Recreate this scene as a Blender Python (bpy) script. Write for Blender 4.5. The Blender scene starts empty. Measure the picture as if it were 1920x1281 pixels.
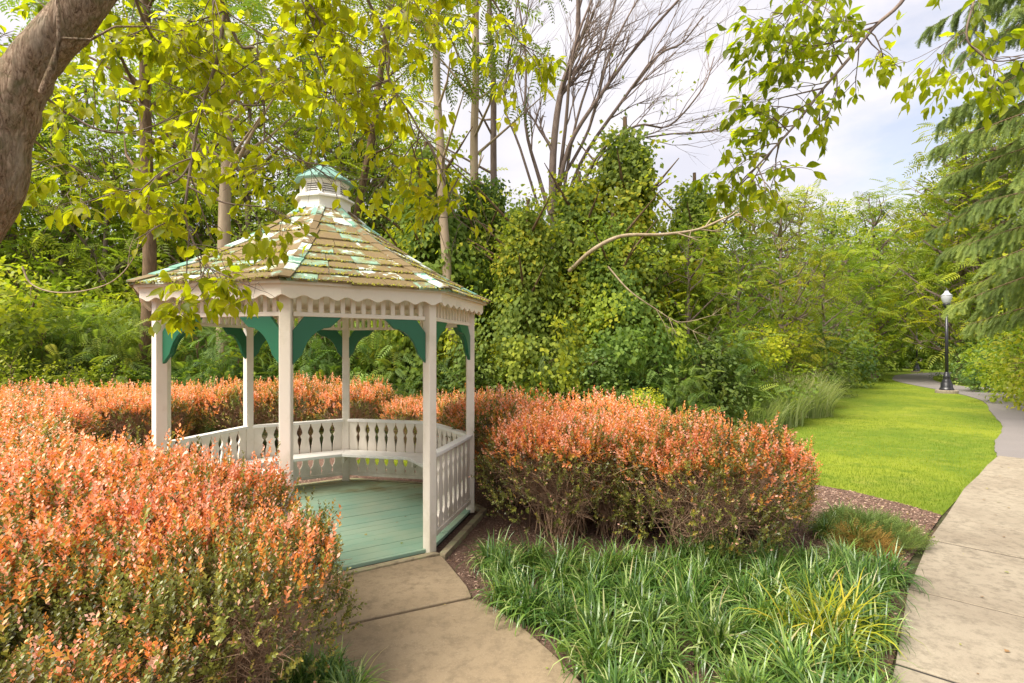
import bpy, math, random
import numpy as np
from math import sin, cos, pi, radians, sqrt, atan2
from mathutils import Vector, Matrix, noise as mnoise

random.seed(7)
RNG = np.random.default_rng(7)
scene = bpy.context.scene
C = scene.collection

# ------------------------------------------------------------------ camera, sky, sun, exposure
CAMZ, FPX, HOR = 1.87, 981.0, 655.0
cam_d = bpy.data.cameras.new('camera'); cam = bpy.data.objects.new('camera', cam_d); C.objects.link(cam)
cam_d.sensor_width = 36; cam_d.lens = 36 * FPX / 1920
cam.location = (0, 0, CAMZ); cam.rotation_euler = (radians(90), 0, 0)
cam_d.shift_y = (HOR - 640.5) / 1920
cam_d.clip_start = .05; cam_d.clip_end = 900
scene.camera = cam

SUN_EL, SUN_AZ = 52.0, 238.0          # azimuth the sun stands at, clockwise from +Y
EXPO = 2.22
world = bpy.data.worlds.new('World'); scene.world = world; world.use_nodes = True
nt = world.node_tree; nt.nodes.clear()
def wn(t, **k):
    n = nt.nodes.new(t)
    for a, b in k.items(): setattr(n, a, b)
    return n
wo = wn('ShaderNodeOutputWorld'); wbg = wn('ShaderNodeBackground'); wbg2 = wn('ShaderNodeBackground')
sky = wn('ShaderNodeTexSky', sky_type='NISHITA', sun_disc=False)
sky.sun_elevation = radians(SUN_EL); sky.sun_rotation = radians(SUN_AZ)
wbg.inputs['Strength'].default_value = .05
tc = wn('ShaderNodeTexCoord'); mp = wn('ShaderNodeMapping'); mp.inputs['Scale'].default_value = (1, 1, 2.2)
n1 = wn('ShaderNodeTexNoise'); n1.inputs['Scale'].default_value = 2.3; n1.inputs['Detail'].default_value = 7; n1.inputs['Roughness'].default_value = .55
n2 = wn('ShaderNodeTexNoise'); n2.inputs['Scale'].default_value = 3.4; n2.inputs['Detail'].default_value = 6; n2.inputs['Roughness'].default_value = .5
mp2 = wn('ShaderNodeMapping'); mp2.inputs['Location'].default_value = (3.1, 1.7, .4); mp2.inputs['Scale'].default_value = (1, 1, 2.5)
r1 = wn('ShaderNodeValToRGB'); r1.color_ramp.elements[0].position = .30; r1.color_ramp.elements[1].position = .44
r1.color_ramp.elements[0].color = (.55, .55, .55, 1); r1.color_ramp.elements[1].color = (1, 1, 1, 1)
r2 = wn('ShaderNodeValToRGB'); r2.color_ramp.elements[0].position = .36; r2.color_ramp.elements[1].position = .62
r2.color_ramp.elements[0].color = (.80, .80, .90, 1); r2.color_ramp.elements[1].color = (1.0, .96, 1.0, 1)
mix = wn('ShaderNodeMixShader')
L = nt.links.new
L(tc.outputs['Generated'], mp.inputs[0]); L(mp.outputs[0], n1.inputs['Vector']); L(n1.outputs['Fac'], r1.inputs[0])
L(tc.outputs['Generated'], mp2.inputs[0]); L(mp2.outputs[0], n2.inputs['Vector']); L(n2.outputs['Fac'], r2.inputs[0])
L(sky.outputs[0], wbg.inputs[0]); L(r2.outputs[0], wbg2.inputs[0]); wbg2.inputs['Strength'].default_value = .232
L(r1.outputs[0], mix.inputs[0]); L(wbg.outputs[0], mix.inputs[1]); L(wbg2.outputs[0], mix.inputs[2]); L(mix.outputs[0], wo.inputs[0])

sun_d = bpy.data.lights.new('sun', 'SUN'); sun = bpy.data.objects.new('sun', sun_d); C.objects.link(sun)
sun_d.energy = 2.1; sun_d.angle = radians(42); sun_d.color = (1, .93, .82)
az = radians(SUN_AZ); el = radians(SUN_EL)
sdir = Vector((sin(az) * cos(el), cos(az) * cos(el), sin(el)))
sun.rotation_euler = sdir.to_track_quat('Z', 'Y').to_euler()
scene.view_settings.view_transform = 'Standard'; scene.view_settings.look = 'None'
scene.view_settings.exposure = EXPO; scene.view_settings.gamma = 1
scene.view_settings.use_curve_mapping = False
scene.render.engine = 'CYCLES'
scene.cycles.max_bounces = 7; scene.cycles.diffuse_bounces = 4; scene.cycles.transmission_bounces = 5
scene.cycles.glossy_bounces = 2; scene.cycles.transparent_max_bounces = 4; scene.cycles.use_denoising = True

def G(px, py, z=0.0):                       # point on the plane z seen at photo pixel
    Y = (CAMZ - z) * FPX / (py - HOR); return Vector(((px - 960) / FPX * Y, Y, z))
def at(px, py, Y):                          # point at distance Y
    return Vector(((px - 960) / FPX * Y, Y, CAMZ - (py - HOR) / FPX * Y))

# ------------------------------------------------------------------ materials
def newmat(name):
    m = bpy.data.materials.new(name); m.use_nodes = True; m.node_tree.nodes.clear(); return m
class NB:
    def __init__(s, m): s.t = m.node_tree; s.n = s.t.nodes; s.l = s.t.links.new
    def __call__(s, typ, ins=None, **k):
        n = s.n.new(typ)
        for a, b in k.items(): setattr(n, a, b)
        for a, b in (ins or {}).items():
            if isinstance(b, bpy.types.NodeSocket): s.l(b, n.inputs[a])
            else: n.inputs[a].default_value = b
        return n
    def noise(s, scale, detail=4, rough=.55, vec=None, dist=0):
        i = {'Scale': scale, 'Detail': detail, 'Roughness': rough, 'Distortion': dist}
        if vec: i['Vector'] = vec
        return s('ShaderNodeTexNoise', i).outputs['Fac']
    def ramp(s, fac, stops):
        n = s('ShaderNodeValToRGB', {'Fac': fac}); e = n.color_ramp.elements
        while len(e) < len(stops): e.new(.5)
        for q, (p, c) in zip(e, stops):
            q.position = p; q.color = (*c, 1) if len(c) == 3 else c
        return n.outputs['Color']
    def mixc(s, f, a, b, mode='MIX'):
        n = s('ShaderNodeMix', data_type='RGBA', blend_type=mode)
        for k, v in ((0, f), (6, a), (7, b)):
            if isinstance(v, bpy.types.NodeSocket): s.l(v, n.inputs[k])
            else: n.inputs[k].default_value = v if k == 0 else (*v, 1)
        return n.outputs[2]
    def math(s, op, a, b=0.0):
        n = s('ShaderNodeMath', operation=op)
        for k, v in ((0, a), (1, b)):
            if isinstance(v, bpy.types.NodeSocket): s.l(v, n.inputs[k])
            else: n.inputs[k].default_value = v
        return n.outputs[0]
    def bump(s, h, strength=.4, dist=.02):
        return s('ShaderNodeBump', {'Height': h, 'Strength': strength, 'Distance': dist}).outputs[0]
    def out(s, col, rough=.8, nrm=None, spec=.3, **k):
        p = s('ShaderNodeBsdfPrincipled', {'Roughness': rough, 'Specular IOR Level': spec})
        if isinstance(col, bpy.types.NodeSocket): s.l(col, p.inputs['Base Color'])
        else: p.inputs['Base Color'].default_value = (*col, 1)
        if nrm: s.l(nrm, p.inputs['Normal'])
        o = s('ShaderNodeOutputMaterial'); s.l(p.outputs[0], o.inputs[0]); return p
    def objc(s): return s('ShaderNodeTexCoord').outputs['Object']
    def gpos(s): return s('ShaderNodeNewGeometry').outputs['Position']
    def rnd(s): return s('ShaderNodeObjectInfo').outputs['Random']
    def attr(s, n): return s('ShaderNodeAttribute', attribute_name=n).outputs['Fac']

def leafmat(name, stops, trans=.45, rough=.5, objvar=.25, spec=.35, tcol=(1.15, 1.2, .5)):
    m = newmat(name); b = NB(m)
    c = b.ramp(b.attr('tint'), stops)
    if objvar:
        v = b('ShaderNodeHueSaturation', {'Color': c, 'Hue': b('ShaderNodeMapRange', {'Value': b.rnd(), 3: .5 - .014 * objvar / .25, 4: .5 + .010 * objvar / .25}).outputs[0],
              'Value': b('ShaderNodeMapRange', {'Value': b.math('FRACT', b.math('MULTIPLY', b.rnd(), 7.3)), 3: 1 - objvar, 4: 1 + objvar}).outputs[0]})
        c = v.outputs[0]
    p = b('ShaderNodeBsdfPrincipled', {'Base Color': c, 'Roughness': rough, 'Specular IOR Level': spec})
    t = b('ShaderNodeBsdfTranslucent', {'Color': b.mixc(1.0, c, tcol, 'MULTIPLY')})
    mx = b('ShaderNodeMixShader', {0: trans, 1: p.outputs[0], 2: t.outputs[0]})
    o = b('ShaderNodeOutputMaterial', {0: mx.outputs[0]})
    return m

def barkmat(name, ca, cb, scale=18, strength=.8, moss=None, stretch=.25):
    m = newmat(name); b = NB(m)
    v = b('ShaderNodeMapping', {'Vector': b.objc(), 'Scale': (1, 1, stretch)}).outputs[0]
    f = b.noise(scale, 8, .65, v, .6); g = b.noise(scale * .25, 3, .5, v)
    c = b.mixc(b.ramp(f, [(.35, (0, 0, 0)), (.65, (1, 1, 1))]), ca, cb)
    c = b.mixc(b.math('MULTIPLY', g, .6), c, tuple(x * .55 for x in ca))
    if moss: c = b.mixc(b.ramp(b.noise(5, 5, .6, b.objc()), [(.52, (0, 0, 0)), (.66, (.7, .7, .7))]), c, moss)
    b.out(c, .9, b.bump(f, strength, .02), .2); return m

M = {}
# greens: base colours of real leaves, yellow green to blue green
M['leaf_near'] = leafmat('dogwood_leaf', [(0, (.14, .20, .012)), (.45, (.42, .46, .016)), (.8, (.55, .55, .022)), (1, (.60, .52, .03))], .7, .42, 0.12)
M['leaf_mid'] = leafmat('woodland_leaf', [(0, (.07, .115, .022)), (.5, (.19, .28, .036)), (.85, (.35, .41, .05)), (1, (.46, .45, .045))], .5, .6, .2, .2)
M['leaf_yel'] = leafmat('yellow_green_leaf', [(0, (.11, .18, .025)), (.5, (.27, .345, .032)), (1, (.46, .46, .04))], .5)
M['leaf_vine'] = leafmat('vine_leaf', [(0, (.085, .16, .045)), (.4, (.205, .29, .055)), (.7, (.36, .42, .045)), (1, (.54, .53, .045))], .5, .6, .25, .2)
M['leaf_sumac'] = leafmat('sumac_leaf', [(0, (.07, .14, .04)), (.5, (.20, .30, .06)), (.85, (.35, .42, .065)), (1, (.46, .46, .06))], .4)
M['leaf_blue'] = leafmat('dark_bluish_leaf', [(0, (.075, .145, .05)), (.6, (.19, .28, .075)), (1, (.32, .40, .09))], .42, .6, .25, .2)
M['needle'] = leafmat('spruce_needle', [(0, (.11, .18, .055)), (.6, (.27, .36, .085)), (1, (.44, .50, .10))], .3, .5, .1)
M['pale_grass'] = leafmat('pale_reed_leaf', [(0, (.24, .32, .10)), (.6, (.50, .56, .25)), (1, (.75, .74, .42))], .4)
M['shrub_leaf'] = leafmat('shrub_leaf', [(0, (.10, .075, .025)), (.22, (.13, .15, .03)), (.48, (.30, .32, .055)), (.6, (.50, .33, .05)), (.75, (.84, .30, .05)), (.89, (.90, .36, .17)), (1, (.90, .54, .40))], .35, .35, .12, .55, (1.1, 1.0, .8))
M['liriope'] = leafmat('liriope_blade', [(0, (.05, .12, .022)), (.5, (.13, .25, .042)), (.85, (.27, .39, .075)), (.96, (.46, .54, .22)), (1, (.50, .37, .19))], .3, .3, .15, .7)
M['liriope_yel'] = leafmat('yellow_blade', [(0, (.22, .28, .02)), (.6, (.42, .42, .03)), (1, (.55, .46, .05))], .4, .35, .1)
M['juniper'] = leafmat('juniper_scale', [(0, (.09, .16, .04)), (.6, (.19, .28, .06)), (.8, (.38, .26, .06)), (1, (.45, .24, .06))], .15, .6, .1)
M['weed'] = leafmat('weed_leaf', [(0, (.12, .2, .03)), (1, (.25, .33, .05))], .4)
M['grass_blade'] = leafmat('grass_blade', [(0, (.12, .195, .014)), (.6, (.22, .295, .018)), (1, (.38, .38, .03))], .4, .5, 0)
M['bark_near'] = barkmat('dogwood_bark', (.42, .29, .20), (.20, .13, .085), 26, 1.0, (.17, .17, .09), .5)
M['bark_brown'] = barkmat('brown_bark', (.24, .16, .095), (.09, .06, .035), 14, .9)
M['bark_pale'] = barkmat('pale_bark', (.52, .41, .28), (.33, .25, .17), 6, .4)
M['bark_grey'] = barkmat('grey_twig_bark', (.30, .23, .19), (.14, .10, .09), 10, .4)
M['twig'] = barkmat('shrub_twig', (.62, .43, .28), (.30, .18, .11), 20, .3)
M['dead'] = barkmat('dead_branch', (.50, .40, .27), (.28, .20, .13), 10, .4)

def paint(name, base, grime=.25, gcol=(.30, .27, .16), rough=.45, grain=.15):
    m = newmat(name); b = NB(m); o = b.gpos()
    v = b('ShaderNodeMapping', {'Vector': o, 'Scale': (30, 30, 3)}).outputs[0]
    n = b.noise(1, 5, .6, v); d = b.noise(3.2, 6, .65, o)
    z = b('ShaderNodeSeparateXYZ', {0: o}).outputs[2]
    low = b('ShaderNodeMapRange', {'Value': z, 1: .45, 2: .05, 3: 0.0, 4: 1.0}).outputs[0]   # splash stains near the soil
    k = b.ramp(b.math('ADD', d, b.math('MULTIPLY', low, .18)), [(.55, (0, 0, 0)), (.78, (1, 1, 1))])
    c = b.mixc(b.math('MULTIPLY', k, grime * 2), base, gcol)
    c = b.mixc(b.math('MULTIPLY', n, .22), c, tuple(x * .8 for x in base))
    b.out(c, rough, b.bump(n, grain, .004), .4); return m
M['white'] = paint('cream_white_paint', (.84, .775, .67), .22, (.36, .33, .16))
M['white2'] = paint('white_paint', (.86, .83, .78), .12, (.36, .34, .25))
M['green'] = paint('dark_green_paint', (.022, .15, .075), .1, (.03, .09, .05), .35, .08)
M['cap_green'] = paint('weathered_copper', (.17, .32, .26), .35, (.42, .50, .42), .5, .1)
m = newmat('teal_floor_paint'); b = NB(m); o = b.gpos()
n = b.noise(2.2, 6, .6, o); st = b.noise(1, 4, .5, b('ShaderNodeMapping', {'Vector': o, 'Rotation': (0, 0, radians(-32)), 'Scale': (4, 60, 4)}).outputs[0])
c = b.mixc(b.ramp(n, [(.4, (0, 0, 0)), (.75, (.8, .8, .8))]), (.19, .36, .27), (.40, .43, .30))
c = b.mixc(b.math('MULTIPLY', st, .3), c, (.42, .50, .40))
c = b.mixc(b.math('MULTIPLY', b.rnd(), .22), c, (.30, .40, .27))
sx = b('ShaderNodeSeparateXYZ', {0: o})
far = b.math('DISTANCE', 0.0) if False else None
dirt = b.ramp(b.noise(1.3, 5, .6, o), [(.5, (0, 0, 0)), (.68, (1, 1, 1))])
edge = b('ShaderNodeMapRange', {'Value': sx.outputs[1], 1: 6.1, 2: 6.7, 3: 0.0, 4: 1.0}).outputs[0]
c = b.mixc(b.math('MULTIPLY', edge, b.math('ADD', dirt, .5)), c, (.13, .12, .05))   # leaf mould caught at the back edge
b.out(c, .38, b.bump(st, .2, .003), .45); M['floor'] = m
m = newmat('mossy_timber'); b = NB(m); o = b.gpos()
n = b.noise(9, 6, .65, o)
b.out(b.ramp(n, [(.3, (.14, .11, .07)), (.5, (.30, .25, .16)), (.7, (.28, .33, .16))]), .9, b.bump(n, .5, .01)); M['timber'] = m
m = newmat('weathered_shingle'); b = NB(m); o = b.gpos()
r = b.rnd(); n = b.noise(5, 7, .68, b('ShaderNodeVectorMath', {0: o, 1: b('ShaderNodeCombineXYZ', {0: b.math('MULTIPLY', r, 9)}).outputs[0]}, operation='ADD').outputs[0])
n2 = b.noise(45, 4, .6, o)
brown = b.mixc(n2, (.225, .155, .07), (.14, .10, .048))
teal = b.mixc(n, (.10, .24, .16), (.30, .44, .33)); pale = b.mixc(n2, (.50, .63, .54), (.70, .75, .66))
r3 = b.math('FRACT', b.math('MULTIPLY', r, 17.7))
k1 = b.ramp(b.math('ADD', n, b.math('MULTIPLY', r, .24)), [(.68, (0, 0, 0)), (.78, (1, 1, 1))])
k2 = b.ramp(b.math('ADD', n, b.math('MULTIPLY', r3, .22)), [(.715, (0, 0, 0)), (.77, (1, 1, 1))])
mossy = b.ramp(b.noise(7, 6, .7, o), [(.50, (0, 0, 0)), (.64, (.85, .85, .85))])
c = b.mixc(k1, brown, teal); c = b.mixc(k2, c, pale); c = b.mixc(b.math('MULTIPLY', mossy, .55), c, (.25, .22, .045))
b.out(c, .85, b.bump(n2, .5, .006)); M['shingle'] = m
m = newmat('ridge_shingle'); b = NB(m); o = b.gpos(); r = b.rnd(); n = b.noise(6, 6, .65, o); n2 = b.noise(45, 4, .6, o)
c = b.mixc(n, (.06, .21, .15), (.27, .42, .32)); c = b.mixc(b.ramp(b.math('ADD', n, b.math('MULTIPLY', r, .3)), [(.64, (0, 0, 0)), (.72, (1, 1, 1))]), c, (.60, .68, .60))
c = b.mixc(b.ramp(b.math('ADD', b.noise(4, 5, .6, o), b.math('MULTIPLY', b.math('FRACT', b.math('MULTIPLY', r, 5.3)), .3)), [(.60, (0, 0, 0)), (.68, (1, 1, 1))]), c, (.19, .135, .065))
b.out(c, .8, b.bump(n2, .4, .006)); M['ridge'] = m
m = newmat('moss'); b = NB(m); n = b.noise(30, 5, .6, b.gpos())
b.out(b.ramp(n, [(.3, (.06, .06, .015)), (.5, (.20, .19, .02)), (.7, (.42, .36, .03))]), .95, b.bump(n, 1, .01)); M['moss'] = m
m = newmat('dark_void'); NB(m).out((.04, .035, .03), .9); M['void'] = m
m = newmat('black_metal'); b = NB(m); n = b.noise(30, 4, .5, b.gpos()); b.out(b.mixc(n, (.012, .012, .018), (.03, .028, .035)), .35, b.bump(n, .1, .003), .6, ); M['black'] = m
m = newmat('mottled_bark'); b = NB(m); o = b.objc(); v = b('ShaderNodeMapping', {'Vector': o, 'Scale': (1, 1, .22)}).outputs[0]
f = b.noise(60, 9, .78, v, 1.6); g = b.noise(14, 6, .7, o, .6); vo = b('ShaderNodeTexVoronoi', {'Vector': v, 'Scale': 46.0, 'Randomness': 1.0}, feature='DISTANCE_TO_EDGE').outputs[0]
c = b.ramp(f, [(.38, (.11, .065, .04)), (.46, (.33, .22, .14)), (.60, (.62, .46, .33))])
c = b.mixc(b.ramp(g, [(.48, (0, 0, 0)), (.68, (.75, .75, .75))]), c, (.20, .19, .09)); c = b.mixc(b.ramp(b.noise(9, 4, .6, v), [(.52, (0, 0, 0)), (.64, (.5, .5, .5))]), c, (.52, .43, .33))
b.out(c, .92, b.bump(b.math('ADD', f, b.math('MULTIPLY', vo, 1.2)), 1.0, .03), .15); M['bark_near'] = m
m = newmat('frosted_globe'); b = NB(m); p = b.out((.55, .56, .60), .25, None, .6); p.inputs['Transmission Weight'].default_value = .3; M['globe'] = m

def concrete(name, ca, cb, cc):
    m = newmat(name); b = NB(m); o = b.gpos()
    n = b.noise(1.1, 8, .62, o, .4); f = b.noise(140, 3, .6, o); g = b.noise(14, 6, .7, o); p = b.noise(.5, 3, .5, o)
    c = b.mixc(b.ramp(n, [(.35, (0, 0, 0)), (.65, (1, 1, 1))]), ca, cb)
    c = b.mixc(b.ramp(g, [(.46, (0, 0, 0)), (.68, (.85, .85, .85))]), c, cc)
    c = b.mixc(b.math('MULTIPLY', b.rnd(), .25), c, tuple(x * .85 for x in ca))
    c = b.mixc(b.ramp(f, [(.58, (0, 0, 0)), (.72, (.55, .55, .55))]), c, (.16, .125, .08))
    c = b.mixc(b.ramp(f, [(.25, (.4, .4, .4)), (.36, (0, 0, 0))]), c, (.58, .52, .42))
    b.out(c, .85, b.bump(b.math('ADD', f, b.math('MULTIPLY', g, .6)), .35, .004)); return m
M['conc'] = concrete('sidewalk_concrete', (.35, .30, .225), (.25, .205, .15), (.15, .125, .09))
M['conc2'] = concrete('walk_concrete', (.32, .245, .155), (.24, .18, .11), (.16, .12, .075))
m = newmat('asphalt'); b = NB(m); o = b.gpos(); f = b.noise(90, 3, .6, o); n = b.noise(.8, 5, .6, o)
b.out(b.mixc(f, b.mixc(n, (.21, .19, .185), (.33, .295, .28)), (.14, .125, .12)), .85, b.bump(f, .4, .005)); M['asphalt'] = m
m = newmat('mulch'); b = NB(m); o = b.gpos(); f = b.noise(38, 6, .7, o, 1.2); n = b.noise(3, 4, .6, o)
b.out(b.mixc(b.math('MULTIPLY', n, .6), b.ramp(f, [(.3, (.05, .03, .022)), (.5, (.19, .115, .08)), (.68, (.40, .27, .20))]), (.11, .06, .045)), .95, b.bump(f, 1, .03)); M['mulch'] = m
m = newmat('bark_chip'); b = NB(m); r = b.attr('tint')
b.out(b.ramp(r, [(0, (.06, .035, .025)), (.5, (.21, .125, .09)), (.85, (.38, .25, .19)), (1, (.52, .39, .28))]), .9); M['chip'] = m
m = newmat('forest_floor'); b = NB(m); o = b.gpos(); f = b.noise(9, 7, .7, o); n = b.noise(.6, 4, .6, o)
b.out(b.mixc(b.ramp(n, [(.4, (0, 0, 0)), (.6, (1, 1, 1))]), b.ramp(f, [(.35, (.03, .022, .012)), (.6, (.12, .085, .05))]), (.05, .075, .02)), .95, b.bump(f, 1, .05)); M['soil'] = m
m = newmat('lawn_turf'); b = NB(m); o = b.gpos(); f = b.noise(60, 5, .7, o); g = b.noise(5, 5, .6, o); n = b.noise(.35, 3, .5, o, .8)
c = b.mixc(b.ramp(n, [(.38, (0, 0, 0)), (.62, (1, 1, 1))]), (.14, .215, .014), (.27, .315, .02))
c = b.mixc(b.ramp(g, [(.5, (0, 0, 0)), (.75, (.6, .6, .6))]), c, (.36, .36, .05)); c = b.mixc(b.ramp(b.noise(1.3, 5, .65, o), [(.56, (0, 0, 0)), (.7, (.5, .5, .5))]), c, (.40, .37, .07)); c = b.mixc(b.ramp(b.noise(2.3, 6, .7, b('ShaderNodeMapping', {'Vector': o, 'Location': (9, 4, 0)}).outputs[0]), [(.50, (0, 0, 0)), (.66, (.8, .8, .8))]), c, (.09, .16, .01)); c = b.mixc(b.math('MULTIPLY', f, .5), c, (.10, .16, .012))
b.out(c, .8, b.bump(f, .8, .03), .25); M['lawn'] = m

# ------------------------------------------------------------------ object helpers
def mesh_np(name, V, F, mat, tint=None, smooth=False):
    V = np.asarray(V, np.float32); F = np.asarray(F, np.int32)
    me = bpy.data.meshes.new(name); nv, nf, k = len(V), len(F), F.shape[1]
    me.vertices.add(nv); me.vertices.foreach_set('co', V.ravel())
    me.loops.add(nf * k); me.loops.foreach_set('vertex_index', F.ravel())
    me.polygons.add(nf); me.polygons.foreach_set('loop_start', np.arange(0, nf * k, k, dtype=np.int32))
    me.polygons.foreach_set('loop_total', np.full(nf, k, np.int32))
    if smooth: me.polygons.foreach_set('use_smooth', np.ones(nf, bool))
    me.update(calc_edges=True)
    if tint is not None:
        a = me.attributes.new('tint', 'FLOAT', 'POINT'); a.data.foreach_set('value', np.asarray(tint, np.float32))
    me.materials.append(mat); return me
class MB:                                    # collects polygons for one mesh
    def __init__(s): s.v = []; s.f = []
    def poly(s, pts, faces):
        o = len(s.v); s.v += [tuple(p) for p in pts]; s.f += [tuple(i + o for i in f) for f in faces]; return s
    def hexa(s, a, b):                       # two quads of four points, bottom and top
        return s.poly(list(a) + list(b), [(3, 2, 1, 0), (4, 5, 6, 7), (0, 1, 5, 4), (1, 2, 6, 5), (2, 3, 7, 6), (3, 0, 4, 7)])
    def box(s, c, h, ax=None):               # centre, half sizes, axes
        c = Vector(c); X, Y, Z = ax or (Vector((1, 0, 0)), Vector((0, 1, 0)), Vector((0, 0, 1)))
        q = lambda i, j, k: c + X * h[0] * i + Y * h[1] * j + Z * h[2] * k
        return s.hexa([q(-1, -1, -1), q(1, -1, -1), q(1, 1, -1), q(-1, 1, -1)], [q(-1, -1, 1), q(1, -1, 1), q(1, 1, 1), q(-1, 1, 1)])
    def prism(s, outline, dvec):             # outline extruded by a vector
        n = len(outline); d = Vector(dvec); A = [Vector(p) for p in outline]; B = [p + d for p in A]
        return s.poly(A + B, [tuple(range(n))[::-1], tuple(range(n, 2 * n))] + [(i, (i + 1) % n, n + (i + 1) % n, n + i) for i in range(n)])
    def lathe(s, prof, n=20, c=(0, 0, 0), rot=0):
        o = []; f = []
        for r, z in prof:
            for k in range(n):
                a = rot + 2 * pi * k / n; o.append((c[0] + r * cos(a), c[1] + r * sin(a), c[2] + z))
        for j in range(len(prof) - 1):
            for k in range(n): f.append((j * n + k, j * n + (k + 1) % n, (j + 1) * n + (k + 1) % n, (j + 1) * n + k))
        f.append(tuple(range(n))[::-1]); f.append(tuple((len(prof) - 1) * n + k for k in range(n)))
        return s.poly(o, f)
    def mesh(s, name, mat):
        me = bpy.data.meshes.new(name); me.from_pydata(s.v, [], s.f); me.update(); me.materials.append(mat); return me
def link(name, data, parent=None, bevel=0, smooth=False):
    o = bpy.data.objects.new(name, data); C.objects.link(o)
    if parent is not None: o.parent = parent
    if smooth: data.polygons.foreach_set('use_smooth', [True] * len(data.polygons))
    if bevel:
        md = o.modifiers.new('bevel', 'BEVEL'); md.width = bevel; md.segments = 2; md.limit_method = 'ANGLE'
    return o
def thing(name, label, cat, loc=(0, 0, 0), rz=0, sc=1, group=None):
    o = bpy.data.objects.new(name, None); C.objects.link(o); o.empty_display_size = .2
    o.location = loc; o.rotation_euler = (0, 0, rz); o.scale = (sc, sc, sc) if not isinstance(sc, tuple) else sc
    o['label'] = label; o['category'] = cat
    if group: o['group'] = group
    return o
def kind(o, k): o['kind'] = k; return o
def copy_thing(src, label, loc, rz, sc, group=None):
    r = src.copy(); C.objects.link(r); r.location = loc; r.rotation_euler = (0, 0, rz)
    r.scale = (sc, sc, sc) if not isinstance(sc, tuple) else sc; r['label'] = label
    if group: r['group'] = group
    for ch in list(src.children):
        c = ch.copy(); C.objects.link(c); c.parent = r
        for g in list(ch.children):
            d = g.copy(); C.objects.link(d); d.parent = c
    return r

def unit(a): return a / np.maximum(np.linalg.norm(a, axis=-1, keepdims=True), 1e-9)
def frames(d, n):                            # rotation matrices: y along d, z near n
    y = unit(d); x = unit(np.cross(y, n) + 1e-6); z = np.cross(x, y)
    return np.stack([x, y, z], -1)
def stamp(tv, tf, R, T, S):                  # many copies of a template in one array
    K = len(T); tv = np.asarray(tv, float); tf = np.asarray(tf)
    S = np.asarray(S, float).reshape(K, 1, -1)
    V = np.einsum('kij,knj->kni', R, tv[None] * S) + T[:, None]
    F = tf[None] + (np.arange(K) * len(tv))[:, None, None]
    return V.reshape(-1, 3), F.reshape(-1, tf.shape[1])
def wobble(seed, k=5, scale=1.0):            # smooth pseudo noise in [-1,1]
    r = np.random.default_rng(seed); W = r.normal(size=(k, 3)) * scale; P = r.uniform(0, 6.28, k)
    return lambda p: np.sin(p @ W.T + P).sum(-1) / sqrt(k) / 1.2
def tubes(paths, sides=5):                   # (points, radii) lists to one quad mesh
    V = []; F = []; o = 0
    for P, R in paths:
        P = np.asarray([tuple(p) for p in P], float); n = len(P)
        if n < 2: continue
        T = unit(np.gradient(P, axis=0)); ref = np.array([.3, .2, 1.]) if abs(T[0][2]) < .9 else np.array([1., .2, .1])
        X = unit(np.cross(T, ref)); Y = np.cross(T, X); a = np.arange(sides) * 2 * pi / sides
        ring = P[:, None] + np.asarray(R, float)[:, None, None] * (np.cos(a)[None, :, None] * X[:, None] + np.sin(a)[None, :, None] * Y[:, None])
        V.append(ring.reshape(-1, 3))
        i = np.arange(n - 1)[:, None] * sides; k = np.arange(sides)[None]; k2 = (k + 1) % sides
        F.append(np.stack([i + k, i + k2, i + sides + k2, i + sides + k], -1).reshape(-1, 4) + o); o += n * sides
    return np.concatenate(V), np.concatenate(F)
def spline(P, n=6):                          # Catmull-Rom through points
    P = [Vector(p) for p in P]; P = [P[0] * 2 - P[1]] + P + [P[-1] * 2 - P[-2]]; out = []
    for i in range(1, len(P) - 2):
        for k in range(n):
            t = k / n; a, b, c, d = P[i - 1:i + 3]
            out.append(.5 * ((2 * b) + (c - a) * t + (2 * a - 5 * b + 4 * c - d) * t * t + (3 * b - a - 3 * c + d) * t ** 3))
    out.append(P[-2]); return out

LEAF2 = (np.array([(0, 0, 0), (-.28, .45, .06), (0, 1, -.05), (.28, .45, .06)]), np.array([(0, 2, 1), (0, 3, 2)]))
LEAFW = (np.array([(0, 0, 0), (-.42, .42, .05), (0, 1, -.08), (.42, .42, .05)]), np.array([(0, 2, 1), (0, 3, 2)]))
def frond_template(n=7, droop=.25, w=.34, lw=.10):
    V = []; F = []
    for k in range(n):
        t = (k + .8) / n; y = t; z = -droop * t * t; L_ = w * (1 - .55 * abs(t - .45) - .25 * t)
        for s in (-1, 1):
            o = len(V); tip = (s * L_, y + .12, z - .06); mid = (s * L_ * .5, y + .06 - lw * .5, z + .01); mid2 = (s * L_ * .5, y + .06 + lw * .5, z + .01)
            V += [(0, y, z), mid, tip, mid2]; F += [(o, o + 1, o + 2), (o, o + 2, o + 3)]
    o = len(V); V += [(-.008, 0, 0), (.008, 0, 0), (0, 1, -droop)]; F += [(o, o + 1, o + 2)]
    return np.array(V), np.array(F)
FROND = frond_template(); FROND9 = frond_template(9, .35, .30, .075)

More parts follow.
